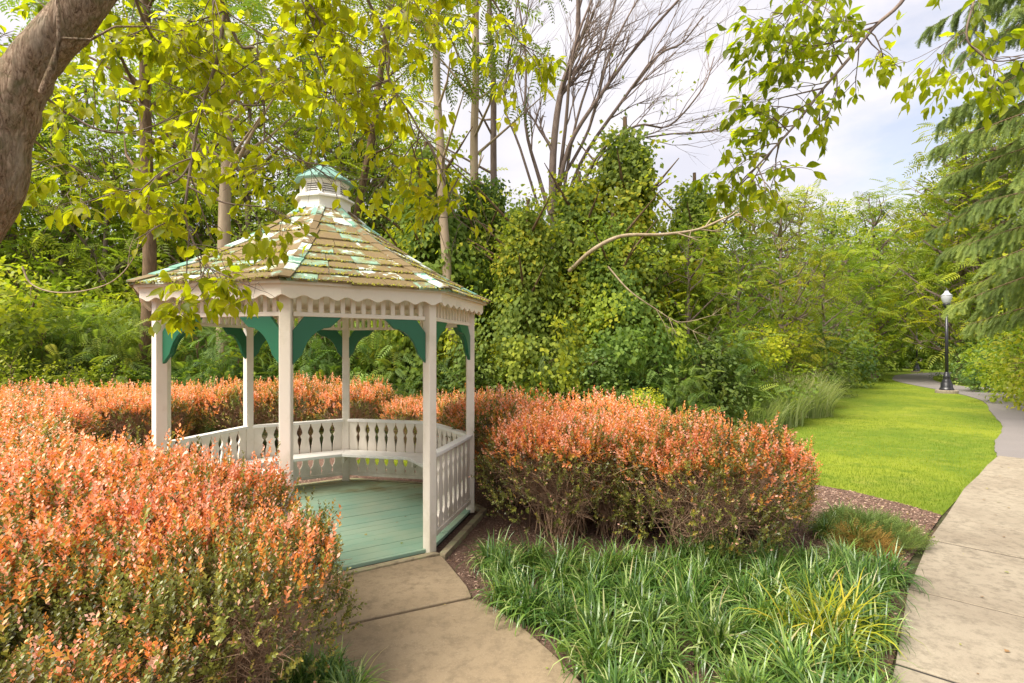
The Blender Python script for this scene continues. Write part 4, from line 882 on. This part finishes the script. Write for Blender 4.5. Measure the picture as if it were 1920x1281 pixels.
# distant belt on the right, beyond lawn and path
BELT = [('broadA', 1400, 24, 360), ('locustA', 1500, 27, 345), ('broadB', 1560, 33, 365), ('locustB', 1590, 30, 440), ('broadA', 1620, 42, 430), ('darkA', 1630, 38, 500), ('broadB', 1665, 52, 400), ('broadA', 1735, 58, 380), ('locustA', 1640, 34, 350), ('darkA', 1690, 54, 600),
        ('locustA', 1800, 29, 220), ('broadB', 1800, 36, 300), ('locustB', 1830, 28, 250), ('darkA', 1800, 31, 520), ('broadA', 1880, 32, 200), ('locustA', 1940, 27, 120), ('darkA', 1870, 27, 520), ('broadB', 2010, 26, 150), ('darkA', 1815, 35, 560), ('darkA', 2050, 24, 400)]
for key, px, Y, top in BELT:
    place(key, X_(px, Y), Y, hz(top, Y) / (9.6 if key != 'darkA' else 8.0), 'leafy tree of the distant belt closing off the lawn and the path', 'trees of the distant belt beyond the lawn')
for key, px, Y, h, in [('bushY', 1925, 19.5, 3.0), ('bushY', 1975, 17.5, 3.6), ('bushY', 2010, 15.0, 3.2), ('bushC', 1850, 23, 2.2), ('bushC', 1825, 27, 2.6)]:
    place(key, X_(px, Y), Y, h / 2.3, 'sunlit bush at the right frame edge beside the asphalt path', 'bushes right of the asphalt path')
# woods behind gazebo and on the left
WOOD = [('broadA', -120, 15, 60), ('locustA', 20, 17, 120), ('broadB', 120, 19, 60), ('locustB', 200, 16, 180), ('broadA', 330, 19, 80), ('locustA', 460, 17.5, 60), ('broadB', 560, 21, 120), ('locustB', 640, 18, 130), ('darkA', 560, 17, 330), ('broadB', 720, 20, 200),
        ('darkA', 700, 17, 330), ('broadB', 380, 18, 330), ('broadB', 100, 21, 330), ('locustA', 700, 19, 100), ('darkA', 860, 17.5, 330), ('darkA', 980, 18, 370), ('darkA', 1080, 18, 390), ('broadA', 1180, 21, 400), ('broadB', 1290, 21, 400)]
for key, px, Y, top in WOOD:
    place(key, X_(px, Y), Y, hz(top, Y) / (9.6 if key != 'darkA' else 8.0), 'leafy tree of the woodland behind the gazebo', 'trees of the woodland behind the gazebo')
# far wood mass closing the horizon
r = np.random.default_rng(77); fc = []
for i in range(60):
    px = -500 + i * 54; Y = 46 + r.uniform(-4, 8) if px > 1150 else 30 + r.uniform(-3, 6); h = (hz(470, Y) if px > 1150 else hz(420, Y)) * r.uniform(.8, 1.1); x = X_(px, Y)
    fc.append(((x, Y, h * .62), (3.2, 2.4, h * .4))); fc.append(((x + 1, Y, h * .25), (3.2, 2.2, h * .3)))
kind(link('far_woods', crown_mesh(78, fc, 260, .42, 'leaf_mid', LEAF2, name='far_woods', t0=.4)), 'stuff')

# individually placed trunks behind the gazebo
def trunk_tree(label, px, py_base, Y, w_px, top_px, bmat, stems=(), seed=1, clumps=None, crown=None):
    base = Vector((X_(px, Y), Y, -.02)); t = thing('tall_tree', label, 'tree', base); r0 = w_px / 2 / FPX * Y
    zt = hz(-260, Y); pts = [(0, 0, 0)]; n = 10
    rr2 = np.random.default_rng(seed); off = np.cumsum(rr2.normal(size=n)) * .05
    for i in range(1, n + 1):
        f = i / n; z = zt * f; x = (X_(px + (top_px - px) * z / hz(0, Y), Y) - base.x) + off[i - 1]; pts.append((x, off[-i] * .5, z))
    P = spline(pts, 3); R_ = [r0 * (1.25 if i == 0 else 1) * (1 - .55 * i / len(P)) for i in range(len(P))]
    V, F = tubes([(P, R_)], 12); link('trunk', mesh_np('trunk', V, F, M[bmat], None, True), t)
    paths = []
    for k in range(14):
        i = int(len(P) * rr2.uniform(.4, .95)); p = np.array(tuple(P[i])); a = rr2.uniform(0, 6.28); l = rr2.uniform(1.0, 2.6); d = np.array([cos(a), sin(a), rr2.uniform(.3, 1.2)]); paths.append(([p, p + d * l * .5 + rr2.normal(size=3) * .1, p + d * l], [R_[i] * .4, R_[i] * .25, .01]))
    V, F = tubes(paths, 6); link('limbs', mesh_np('limbs', V, F, M[bmat], None, True), t)
    cl_ = clumps or [((rr2.normal() * 1.4, rr2.normal() * 1.2, zt * rr2.uniform(.62, 1.0)), (1.2, 1.2, .7)) for _ in range(12)]
    kind(link('crown', crown_mesh(seed + 5, cl_, *(crown or (300, .16, 'leaf_yel')), t0=.45), t), 'stuff'); return t
trunk_tree('tall tree with rough brown trunk just left of the gazebo', 272, 750, 12.4, 27, 262, 'bark_brown', seed=11, crown=(60, .5, 'leaf_sumac', FROND))
trunk_tree('tall tree with smooth pale trunk seen through the left bay of the gazebo', 418, 740, 12.6, 27, 402, 'bark_pale', seed=12, crown=(60, .5, 'leaf_yel', FROND))
trunk_tree('pale slender tree seen between the two right posts of the gazebo', 862, 745, 12.2, 21, 800, 'bark_pale', seed=13, crown=(60, .5, 'leaf_yel', FROND))
trunk_tree('grey tree with vine at its foot rising left of the bare tree', 910, 740, 14.5, 20, 905, 'bark_pale', seed=14, crown=(10, .3, 'leaf_yel', FROND))
trunk_tree('slim grey trunk between the forked tree and the bare tree', 945, 740, 15.2, 16, 925, 'bark_grey', seed=15, crown=(10, .3, 'leaf_yel', FROND))
trunk_tree('dark leaning trunk high behind the cupola', 610, 700, 16, 17, 720, 'bark_brown', seed=16, crown=(50, .5, 'leaf_sumac', FROND))

# bare tree against the sky
def bare_tree():
    Y = 14.0; base = Vector((X_(1050, Y), Y, -.02)); t = thing('bare_tree', 'leafless many-stemmed tree fanning up to the right against the white sky', 'tree', base)
    r = np.random.default_rng(5); big, small = [], []; tips = []
    def rel(px, py, dy=0): p = at(px, py, Y) - base; return np.array([p.x, p.y + dy, p.z])
    def grow(p, d, l, rad, lev):
        n = 4; pts = [p]; q = p.copy(); dd = d.copy()
        for i in range(n):
            dd = unit(dd + r.normal(size=3) * .10 + np.array([.02, 0, .05])); q = q + dd * l / n; pts.append(q)
        (big if lev < 2 else small).append((pts, np.linspace(rad, rad * .45, n + 1)))
        if lev >= 4 or rad < .0035: tips.append(q); return
        nb_ = 4 if lev < 3 else 3
        for k in range(nb_):
            f = r.uniform(.25, 1.0); i = min(int(f * n), n - 1); pp = pts[i] * (1 - (f * n - i)) + pts[i + 1] * (f * n - i)
            ax = unit(r.normal(size=3)); nd = unit(dd + unit(np.cross(dd, ax)) * r.uniform(.35, .75) + np.array([.10, 0, .12])); grow(pp, nd, l * r.uniform(.5, .75), rad * r.uniform(.42, .6), lev + 1)
    mains = [([(1045, 740), (1040, 520), (1035, 330), (1050, 180), (1085, 60), (1085, -40), (1100, -200)], .17), ([(1040, 400), (1065, 280), (1120, 190), (1200, 80), (1290, -20), (1350, -110)], .09),
             ([(1050, 430), (1090, 300), (1160, 200), (1230, 110), (1290, 60), (1325, 20)], .075), ([(1035, 420), (1010, 330), (985, 240), (985, 100), (960, -60)], .08), ([(1045, 380), (1060, 240), (1075, 100), (1140, -60)], .08),
             ([(1060, 450), (1110, 310), (1190, 240), (1262, 225), (1300, 190), (1330, 120)], .055), ([(1030, 450), (975, 290), (945, 180), (965, 60), (975, -60)], .05), ([(1045, 350), (1105, 240), (1145, 100), (1230, -60)], .065), ([(1055, 420), (1130, 290), (1240, 245), (1330, 250), (1400, 215)], .045),
             ([(1050, 400), (1080, 230), (1130, 80), (1180, -80)], .06)]
    for pts, rad in mains:
        rad *= .78; P = spline([Vector(rel(x, y, r.normal() * .3)) for x, y in pts], 4); n = len(P); big.append((P, [rad * (1 - .75 * i / n) for i in range(n)]))
        for k in range(9):
            i = int(n * r.uniform(.35, .98)); i = min(i, n - 2); d = unit(np.array(tuple(P[i + 1] - P[i]))); ax = unit(r.normal(size=3)); nd = unit(d + unit(np.cross(d, ax)) * .5 + [.12, 0, .1]); grow(np.array(tuple(P[i])), nd, r.uniform(1.0, 1.9), rad * (1 - .75 * i / n) * .55, 2)
    V, F = tubes(big, 7); link('trunk', mesh_np('trunk', V, F, M['bark_grey'], None, True), t)
    V, F = tubes(small, 4); kind(link('twigs', mesh_np('twigs', V, F, M['bark_grey']), t), 'stuff')
    cl_ = [(tuple(rel(x, y)), (.35, .3, .2)) for x, y in [(1262, 165), (1290, 150), (1235, 200), (1180, 195), (1150, 130), (1060, 270), (1030, 260), (1040, 330), (1320, 240), (1280, 255), (1350, 235)]]
    kind(link('leaf_sprays', crown_mesh(90, cl_, 120, .13, 'leaf_vine', LEAF2, name='leaf_sprays'), t), 'stuff'); return t
bare_tree()
# long bare branches lying over the thicket and the looping vine
def bare_branch(label, pts, Y, r0, twigs, seed):
    r = np.random.default_rng(seed); P = spline([at(x, y, Y + (dy or 0)) for x, y, dy in pts], 5); n = len(P); paths = [(P, [r0 * (1 - .8 * i / n) for i in range(n)])]
    for k in range(twigs):
        i = min(int(n * r.uniform(.35, .98)), n - 2); p = np.array(tuple(P[i])); d = unit(np.array(tuple(P[i + 1] - P[i]))); nd = unit(d + r.normal(size=3) * .45); l = r.uniform(.4, 1.1)
        q = p + nd * l * .5 + r.normal(size=3) * .04; paths.append(([p, q, p + nd * l + [0, 0, .1]], [r0 * .35, r0 * .25, r0 * .06]))
        for j in range(3): e = q + unit(nd + r.normal(size=3) * .6) * l * .5; paths.append(([q, (q + e) / 2 + r.normal(size=3) * .02, e], [r0 * .2, r0 * .12, r0 * .04]))
    V, F = tubes(paths, 6); o = link('bare_branch', mesh_np('bare_branch', V, F, M['dead'], None, True)); o['label'] = label; o['category'] = 'branch'
bare_branch('long pale dead branch rising diagonally to the right across the vine wall', [(1068, 508, .6), (1110, 470, 0), (1165, 443, 0), (1240, 440, 0), (1310, 430, 0), (1370, 405, 0), (1430, 395, 0)], 11.6, .055, 7, 1)
bare_branch('thin pale dead branch drooping to the right below the long diagonal one', [(1140, 500, .3), (1180, 545, 0), (1230, 580, 0), (1270, 603, 0), (1310, 600, 0)], 11.5, .02, 4, 2)
bare_branch('thin pale vine stem looping down in front of the left thicket', [(42, 500, 0), (58, 532, 0), (100, 548, 0), (160, 545, 0), (215, 525, 0), (252, 480, 0), (266, 420, 0), (268, 380, .1)], 10.0, .018, 3, 3)

# pale reeds at the lawn margin
def reeds(seed, n=900):
    r = np.random.default_rng(seed); V = []; F = []; T = []; seg = 4
    for i in range(n):
        a = r.uniform(0, 6.28); q = sqrt(r.random()); p = np.array([cos(a) * q * 1.0, sin(a) * q * 1.3, 0.]); aa = a + r.normal() * .5; L_ = r.uniform(.8, 1.6); th = pi / 2 - r.uniform(.0, .3); w = r.uniform(.008, .016); dh = np.array([cos(aa), sin(aa), 0]); sd = np.array([-sin(aa), cos(aa), 0]); o = len(V); t = r.random()
        cu = r.uniform(.1, .5)
        for s in range(seg + 1):
            ww = w * (1 - (s / seg) ** 2) + .001; V += [p - sd * ww, p + sd * ww]; T += [t, t]; p = p + (dh * cos(th) + np.array([0, 0, 1]) * sin(th)) * L_ / seg; th -= cu
        for s in range(seg): F.append((o + 2 * s, o + 2 * s + 1, o + 2 * s + 3, o + 2 * s + 2))
    return mesh_np('reed_clump', np.array(V), np.array(F), M['pale_grass'], T)
RM = reeds(1)
for i, (px, py, s) in enumerate([(1440, 792, .75), (1478, 778, .85), (1505, 763, .85), (1400, 802, .6), (1462, 770, .95)]):
    p = G(px, py); o = link('reed_clump', RM); o.location = p; o.scale = (s, s, s); o.rotation_euler = (0, 0, i * 1.3)
    o['label'] = 'pale silvery reed clump spilling onto the lawn in front of the feathery trees'; o['category'] = 'ornamental grass'; o['group'] = 'pale reed clumps at the lawn margin'

# ------------------------------------------------------------------ spruce on the right
def spruce():
    r = np.random.default_rng(31); base = Vector((13.25, 11.2, -.02)); t = thing('spruce_tree', 'tall spruce with drooping needle boughs entering from the right frame edge', 'tree', base)
    V, F = tubes([([(0, 0, 0), (0, .05, 5), (0, 0, 11), (0, 0, 19)], [.34, .28, .17, .02])], 12); link('trunk', mesh_np('trunk', V, F, M['bark_brown'], None, True), t)
    wood = []; P, D = [], []
    for i in range(150):
        z = 3.0 + 13 * (i / 150) ** 1.0; a = i * 2.399 + r.uniform(-.3, .3)
        if cos(a) > .7: continue
        L_ = (3.6 - .03 * z) * r.uniform(.7, 1.08) * (.82 if z < 4.2 else 1); d = np.array([cos(a), sin(a), 0.]); pts = []; dr = r.uniform(.35, .85)
        for k in range(8):
            f = k / 7; pts.append(np.array([0, 0, z]) + d * L_ * f + np.array([0, 0, .25 * f - .95 * f * f + .35 * f ** 3]) * L_ * dr)
        wood.append((pts, np.linspace(.034, .006, 8)))
        sd = np.array([-sin(a), cos(a), 0]); nbr = int(L_ * 14)
        for k in range(nbr):
            f = .12 + .88 * ((k + r.random()) / nbr) ** .8; i0 = min(int(f * 7), 6); p = pts[i0] * (1 - (f * 7 - i0)) + pts[i0 + 1] * (f * 7 - i0); s = -1 if k % 2 else 1
            l = (.28 + .42 * (1 - f)) * r.uniform(.6, 1.5); dd = unit(sd * s * r.uniform(.1, 1.0) + d * r.uniform(.2, .9) + np.array([0, 0, -.6 + .35 * f]) + r.normal(size=3) * .22); q = p.copy(); bp = [p]
            m_ = 5
            for j in range(m_):
                dd = unit(dd + [0, 0, -.34] + r.normal(size=3) * .06); q = q + dd * l / m_; bp.append(q)
                P.append(bp[-2]); D.append(dd)
                if j > 0:
                    for s2 in (-1, 1): P.append(bp[-2]); D.append(unit(dd + sd * s2 * r.uniform(.2, .7) + d * .3 + np.array([0, 0, -.45]) + r.normal(size=3) * .25))
            wood.append((bp, np.linspace(.008, .003, m_ + 1)))
    tv, tf = [], []
    for k in range(12):
        for s in (0, 1, 2):
            a = k * 1.1 + s * 2.09; y = k / 12; o = len(tv); d = np.array([cos(a) * .17, .11, sin(a) * .17]); tv += [(0, y, 0), (0, y + .06, 0), (d[0], y + d[1], d[2])]; tf += [(o, o + 1, o + 2)]
    P = np.array(P); D = np.array(D); n = len(P); V, F = stamp(np.array(tv), np.array(tf), frames(D, r.normal(size=(n, 3))), P, r.uniform(.17, .26, n)); nz = wobble(3, 5, 1.5)
    kind(link('needles', mesh_np('needles', V, F, M['needle'], np.repeat(np.clip(.45 + .25 * nz(P) + r.normal(size=n) * .15, 0, 1), len(tv))), t), 'stuff')
    V, F = tubes(wood, 4); kind(link('boughs', mesh_np('boughs', V, F, M['bark_brown'], None, True), t), 'stuff')
spruce()

# ------------------------------------------------------------------ foreground tree over the camera's left
def leaf_mesh(seed):
    r = np.random.default_rng(seed); n = 6; ys = np.linspace(0, 1, n + 1); w = np.array([0, .13, .205, .225, .175, .075, 0]) * r.uniform(.9, 1.2); curl = r.uniform(.05, .35); fold = r.uniform(.15, .5); side_c = r.normal() * .06
    V = []; F = []
    for i, (y, ww) in enumerate(zip(ys, w)):
        z = -curl * y * y; x = side_c * sin(y * pi); e = .02 * sin(i * 2.5 + seed)
        V += [(x - ww, y, z + fold * ww + e), (x, y, z), (x + ww, y, z + fold * ww - e)]
    for i in range(n):
        o = i * 3; F += [(o, o + 1, o + 4, o + 3), (o + 1, o + 2, o + 5, o + 4)]
    V += [(-.012, -.22, .02), (.012, -.22, .02)]; k = len(V); F += [(k - 2, k - 1, 1, 1)]
    return np.array(V), F[:-1]
def near_leaf_templates():
    out = []
    for s in range(6):
        V, F = leaf_mesh(s); T = []
        for f in F: T += [(f[0], f[1], f[2]), (f[0], f[2], f[3])]
        T.append((len(V) - 2, len(V) - 1, 1)); out.append((V, np.array(T)))
    return out
NLT = near_leaf_templates()
def foreground_tree():
    r = np.random.default_rng(12); base = Vector((-3.05, 2.25, 0)); t = thing('dogwood_tree', 'near leaning tree with mottled bark at the top left, leafy boughs hanging over', 'tree', base)
    b3 = np.array(tuple(base))
    def A(px, py, Y): return np.array(tuple(at(px, py, Y))) - b3
    tr = spline([Vector((0, 0, -.02)), Vector((.05, 0, .9)), Vector((.12, 0, 1.7)), Vector(A(-45, 420, 2.25)), Vector(A(10, 250, 2.25)), Vector(A(55, 130, 2.25)), Vector(A(130, 40, 2.28)), Vector(A(215, -70, 2.35)), Vector(A(330, -220, 2.5)), Vector(A(480, -420, 2.8))], 22)
    n = len(tr); rad = np.interp(np.linspace(0, 1, n), [0, .1, .35, .55, .75, 1], [.16, .125, .100, .088, .078, .045])
    V, F = tubes([(tr, rad)], 64); axis = np.repeat(np.array([tuple(p) for p in tr]), 64, 0); nv = unit(V - axis); lp = wobble(8, 5, 5); fine = wobble(9, 8, 38); fis = wobble(10, 8, 60)
    disp = lp(V) * .008 + fine(V * [1, 1, .5]) * .0028 + np.abs(fis(V * [1, 1, .45])) * .003
    for kp in range(7):                        # burls and healed branch scars
        c_ = V[int(r.uniform(.35, .9) * len(V))]; dd_ = np.linalg.norm(V - c_, axis=1); disp += .016 * np.exp(-(dd_ / .035) ** 2) - .014 * np.exp(-(dd_ / .014) ** 2)
    link('trunk', mesh_np('trunk', V + nv * disp[:, None], F, M['bark_near'], None, True), t)
    br, tw, LP, LD = [], [], [], []
    def leaf_at(p, d): LP.append(p); LD.append(d)
    def grow(p, d, l, rad_, lev):
        n = 5; pts = [p]; q = p.copy(); dd = unit(d)
        for i in range(n):
            dd = unit(dd + r.normal(size=3) * .13 + np.array([0, 0, -.05 * lev])); q = q + dd * l / n; pts.append(q)
        tw.append((pts, np.linspace(rad_, rad_ * .5, n + 1)))
        if lev >= 2:
            m_ = max(3, int(l / .041))
            for k in range(m_):
                f = (k + .7) / m_; i = min(int(f * n), n - 1); pp = pts[i] * (1 - (f * n - i)) + pts[i + 1] * (f * n - i); a = r.normal(size=3) * .8; leaf_at(pp, unit(dd * .7 + a + [0, 0, -.55]))
            for k in range(3): leaf_at(q, unit(dd + r.normal(size=3) * .6 + [0, 0, -.4]))
            return
        for k in range(4 if lev == 0 else 3):
            f = r.uniform(.3, 1); i = min(int(f * n), n - 1); pp = pts[i]; nd = unit(dd * .7 + r.normal(size=3) * .65 + [0, 0, -.12]); grow(pp, nd, l * r.uniform(.45, .75), rad_ * .6, lev + 1)
    # main boughs in view: pixel path, distance, radius, side shoots, shoot length
    boughs = [([(300, -260, 2.5), (380, -120, 2.9), (415, 0, 3.1), (450, 85, 3.2), (482, 95, 3.2), (494, 180, 3.2), (496, 262, 3.2)], .014, 9, .5),
              ([(420, 30, 3.1), (408, 110, 3.1), (376, 210, 3.1), (352, 350, 3.0), (350, 420, 3.0), (386, 500, 3.0)], .012, 7, .40),
              ([(560, -200, 2.9), (650, -80, 3.2), (692, 5, 3.4), (728, 90, 3.4), (730, 150, 3.4), (770, 215, 3.4), (802, 265, 3.4), (880, 340, 3.5)], .013, 12, .6),
              ([(730, 150, 3.4), (660, 175, 3.3), (600, 172, 3.2), (520, 160, 3.2)], .008, 5, .5),
              ([(235, -60, 2.8), (270, 40, 3.0), (300, 80, 3.1), (360, 95, 3.2)], .010, 7, .5),
              ([(60, 160, 2.5), (115, 205, 3.0), (190, 245, 3.1), (260, 245, 3.2), (340, 215, 3.2)], .009, 9, .5),
              ([(40, 240, 2.6), (90, 285, 3.0), (150, 320, 3.1), (195, 345, 3.1)], .007, 6, .4),
              ([(375, 270, 3.1), (330, 340, 3.0), (225, 360, 3.0), (160, 380, 3.0)], .007, 3, .3),
              ([(380, -150, 2.4), (520, -60, 2.7), (600, 40, 2.9), (590, 90, 2.9), (640, 200, 3.0)], .010, 9, .5),
              ([(500, -300, 3.0), (760, -150, 3.6), (900, -30, 3.8), (960, 60, 3.9), (1000, 110, 3.9)], .012, 7, .45),
              ([(352, 350, 3.0), (420, 380, 3.0), (500, 390, 3.0), (560, 420, 3.0)], .006, 4, .28),
              ([(386, 500, 3.0), (372, 530, 2.95), (345, 560, 2.9)], .005, 2, .2), ([(386, 500, 3.0), (430, 520, 2.95), (490, 545, 2.9)], .005, 3, .2),
              ([(802, 265, 3.4), (830, 330, 3.4), (850, 400, 3.4), (870, 420, 3.4)], .006, 5, .35),
              ([(496, 262, 3.2), (560, 300, 3.2), (610, 310, 3.2)], .006, 5, .4), ([(-60, 60, 3.0), (-30, 120, 3.2), (20, 190, 3.4)], .008, 6, .4), ([(160, -120, 2.8), (220, -40, 3.0), (280, 20, 3.1)], .008, 6, .4), ([(0, -60, 3.2), (60, -10, 3.3), (110, 40, 3.3)], .007, 5, .35)]
    # overhead boughs out of the picture that carry on over the camera
    for k in range(8):
        a = r.uniform(-.4, 1.2); s = A(330, -220, 2.5) if k % 2 else A(480, -420, 2.8); e = s + np.array([cos(a) * r.uniform(.8, 2.2), sin(a) * r.uniform(.5, 1.6), r.uniform(.0, .5)])
        P = [s, (s + e) / 2 + [0, 0, .15], e]; br.append((P, [.02, .014, .006]))
        for j in range(5): f = r.uniform(.3, 1); grow(s * (1 - f) + e * f, unit(e - s) + r.normal(size=3) * .5, .55, .005, 0 if j < 2 else 1)
    for pts, rad_, ns, sl in boughs:
        P = spline([Vector(A(*p)) for p in pts], 5); n = len(P); br.append((P, np.linspace(rad_, rad_ * .35, n)))
        for k in range(ns):
            i = min(int(n * (k + r.random()) / ns * .8 + n * .2), n - 2); d = np.array(tuple(P[i + 1] - P[i])); grow(np.array(tuple(P[i])), unit(d) * .5 + unit(r.normal(size=3) * [1, .7, .6]) * .9, sl * r.uniform(.6, 1.1), rad_ * .4, 1)
            if k % 4 == 1: grow(np.array(tuple(P[i])), unit(d) * .4 + unit(r.normal(size=3) * [1, .6, .5]), sl * r.uniform(.5, .8), rad_ * .45, 0)
        grow(np.array(tuple(P[-1])), np.array(tuple(P[-1] - P[-2])), sl * .5, rad_ * .35, 2)
    V, F = tubes(br, 7); kind(link('boughs', mesh_np('boughs', V, F, M['bark_grey'], None, True), t), 'stuff')
    V, F = tubes(tw, 4); kind(link('twigs', mesh_np('twigs', V, F, M['bark_grey'], None, True), t), 'stuff')
    # small sprouts on the trunk
    V, F = tubes([([A(80, 175, 2.10), A(100, 120, 2.07), A(112, 70, 2.07), A(108, 0, 2.1)], [.016, .013, .010, .006]), ([A(112, 72, 2.07), A(170, 75, 2.1), A(215, 50, 2.15), A(290, 50, 2.3)], [.006, .005, .004, .003])], 8); link('sprout', mesh_np('sprout', V, F, M['bark_near'], None, True), t)
    return t, np.array(LP), np.array(LD), b3
dog, LP, LD, b3 = foreground_tree()
def near_leaves(par, LP, LD, origin, seed, n_single, t0=.55, size=(.055, .10), mat='leaf_near', gaps=()):
    r = np.random.default_rng(seed); n = len(LP); up = np.array([0, 0, 1.]) + r.normal(size=(n, 3)) * .55; R_ = frames(LD, up); S = r.uniform(size[0], size[1], n); P = LP + LD * (S * .22)[:, None]
    W0 = P + origin; qx = 960 + FPX * W0[:, 0] / np.maximum(W0[:, 1], .1); qy = HOR - FPX * (W0[:, 2] - CAMZ) / np.maximum(W0[:, 1], .1); ok = np.ones(n, bool)
    for x0, x1, y0, y1, pr in gaps: ok &= ~((qx > x0) & (qx < x1) & (qy > y0) & (qy < y1) & (r.random(n) < pr) & (W0[:, 1] > .5))    # natural openings in the foliage
    P, LD, S, R_, n = P[ok], LD[ok], S[ok], R_[ok], int(ok.sum())
    nz = wobble(seed, 5, 1.7); t = np.clip(t0 + .18 * nz(P) + r.normal(size=n) * .16, 0, 1)
    W = P + origin; dist = np.linalg.norm(W - [0, 0, CAMZ], axis=1); px = 960 + FPX * W[:, 0] / np.maximum(W[:, 1], .1); py = HOR - FPX * (W[:, 2] - CAMZ) / np.maximum(W[:, 1], .1)
    inv = (px > 0) & (px < 1920) & (py > 0) & (W[:, 1] > .5); score = np.where(inv, S / dist, 0); order = np.argsort(-score); single_ = order[:n_single]; rest = order[n_single:]
    mk = {}
    for i in single_:
        v = int(i) % 6; q = int(t[i] * 5)
        if (v, q) not in mk: tv, tf = NLT[v]; mk[(v, q)] = mesh_np('leaf', tv, tf, M[mat], np.full(len(tv), (q + .5) / 5), True)
        o = link('leaf', mk[(v, q)], par); m4 = Matrix([[*R_[i][a], P[i][a]] for a in range(3)] + [[0, 0, 0, 1]]); o.matrix_local = m4 @ Matrix.Scale(float(S[i]), 4)
    Vs, Fs, Ts = [], [], []; o_ = 0
    for v in range(6):
        idx = rest[rest % 6 == v]; tv, tf = NLT[v]
        if not len(idx): continue
        V, F = stamp(tv, tf, R_[idx], P[idx], S[idx]); Vs.append(V); Fs.append(F + o_); o_ += len(V); Ts.append(np.repeat(t[idx], len(tv)))
    if Vs: kind(link('leaves', mesh_np('leaves', np.concatenate(Vs), np.concatenate(Fs), M[mat], np.concatenate(Ts), True), par), 'stuff')
near_leaves(dog, LP, LD, b3, 1, 298, gaps=[(572, 700, 285, 410, .93), (480, 960, 395, 600, .72), (230, 480, 440, 620, .5), (0, 230, 400, 640, .8), (640, 1100, 430, 640, .9), (0, 230, 0, 420, .35)])
print('near leaves', len(LP))

# the boughs entering top right belong to a second tree whose trunk stands right of the camera
def right_tree():
    r = np.random.default_rng(22); base = Vector((5.6, 3.2, 0)); t = thing('overhanging_tree', 'tree out of frame whose leafy bough hangs into the sky at the top right', 'tree', base); b3 = np.array(tuple(base))
    def A(px, py, Y): return np.array(tuple(at(px, py, Y))) - b3
    V, F = tubes([(spline([Vector((0, 0, -.02)), Vector((-.1, 0, 1.6)), Vector((-.3, .1, 3.2)), Vector((-.9, .3, 4.6)), Vector((-1.6, .5, 5.6))], 5), np.linspace(.17, .07, 21))], 14); link('trunk', mesh_np('trunk', V, F, M['bark_near'], None, True), t)
    br, tw, LP, LD = [], [], [], []
    def grow(p, d, l, rad_, lev):
        n = 5; pts = [p]; q = p.copy(); dd = unit(d)
        for i in range(n): dd = unit(dd + r.normal(size=3) * .12 + np.array([0, 0, -.06])); q = q + dd * l / n; pts.append(q)
        tw.append((pts, np.linspace(rad_, rad_ * .5, n + 1)))
        if lev >= 2:
            m_ = max(3, int(l / .04))
            for k in range(m_): f = (k + .7) / m_; i = min(int(f * n), n - 1); LP.append(pts[i] * (1 - (f * n - i)) + pts[i + 1] * (f * n - i)); LD.append(unit(dd * .6 + r.normal(size=3) * .7 + [0, 0, -.65]))
            for k in range(3): LP.append(q); LD.append(unit(dd + r.normal(size=3) * .5 + [0, 0, -.5]))
            return
        for k in range(3): i = int(r.integers(2, n + 1)); grow(pts[i], unit(dd * .8 + r.normal(size=3) * .6), l * r.uniform(.5, .75), rad_ * .6, lev + 1)
    top = A(1760, -150, 3.4)
    br.append(([np.array([-1.6, .5, 5.6]), np.array([-2.3, .7, 5.3]), top], [.05, .035, .024]))
    for q_ in (A(1800, -120, 3.0), A(1760, -120, 3.0)): br.append(([np.array([-2.3, .7, 5.3]), (np.array([-2.3, .7, 5.3]) + q_) / 2 + [0, 0, .06], q_], [.03, .02, .009]))
    for pts, rad_, ns, sl in [([(1760, -150, 3.4), (1700, -10, 3.4), (1640, 50, 3.4), (1602, 98, 3.4), (1545, 165, 3.4), (1490, 235, 3.4), (1440, 290, 3.4), (1390, 345, 3.4)], .014, 21, .40),
                              ([(1640, 50, 3.4), (1560, 80, 3.4), (1490, 85, 3.4), (1450, 60, 3.4)], .008, 11, .40), ([(1720, -60, 3.3), (1600, -40, 3.3), (1500, 5, 3.3), (1460, 30, 3.3)], .009, 11, .38), ([(1545, 165, 3.4), (1480, 180, 3.4), (1435, 190, 3.4)], .006, 5, .30),
                              ([(1800, -120, 3.0), (1830, -30, 3.1), (1812, 60, 3.1), (1830, 95, 3.1), (1870, 115, 3.1), (1930, 105, 3.1)], .008, 12, .34), ([(1760, -120, 3.0), (1880, -60, 3.0), (1960, 10, 3.0)], .008, 6, .35), ([(1440, 290, 3.4), (1400, 300, 3.4), (1360, 330, 3.4)], .005, 5, .25)]:
        P = spline([Vector(A(*p)) for p in pts], 5); n = len(P); br.append((P, np.linspace(rad_, rad_ * .35, n)))
        for k in range(ns):
            i = min(int(n * (k + r.random()) / ns * .75 + n * .25), n - 2); d = np.array(tuple(P[i + 1] - P[i])); grow(np.array(tuple(P[i])), unit(d) * .6 + unit(r.normal(size=3) * [1, .7, .6]) * .8, sl * r.uniform(.5, .9), rad_ * .4, 1)
        grow(np.array(tuple(P[-1])), np.array(tuple(P[-1] - P[-2])), sl * .5, rad_ * .35, 2)
    V, F = tubes(br, 7); kind(link('boughs', mesh_np('boughs', V, F, M['bark_grey'], None, True), t), 'stuff')
    V, F = tubes(tw, 4); kind(link('twigs', mesh_np('twigs', V, F, M['bark_grey'], None, True), t), 'stuff')
    print('right leaves', len(LP)); near_leaves(t, np.array(LP), np.array(LD), b3, 5, 298, .25, (.055, .095))
right_tree()
tot = sum(len(m.polygons) for m in bpy.data.meshes); print('faces', tot, 'objects', len(bpy.data.objects))
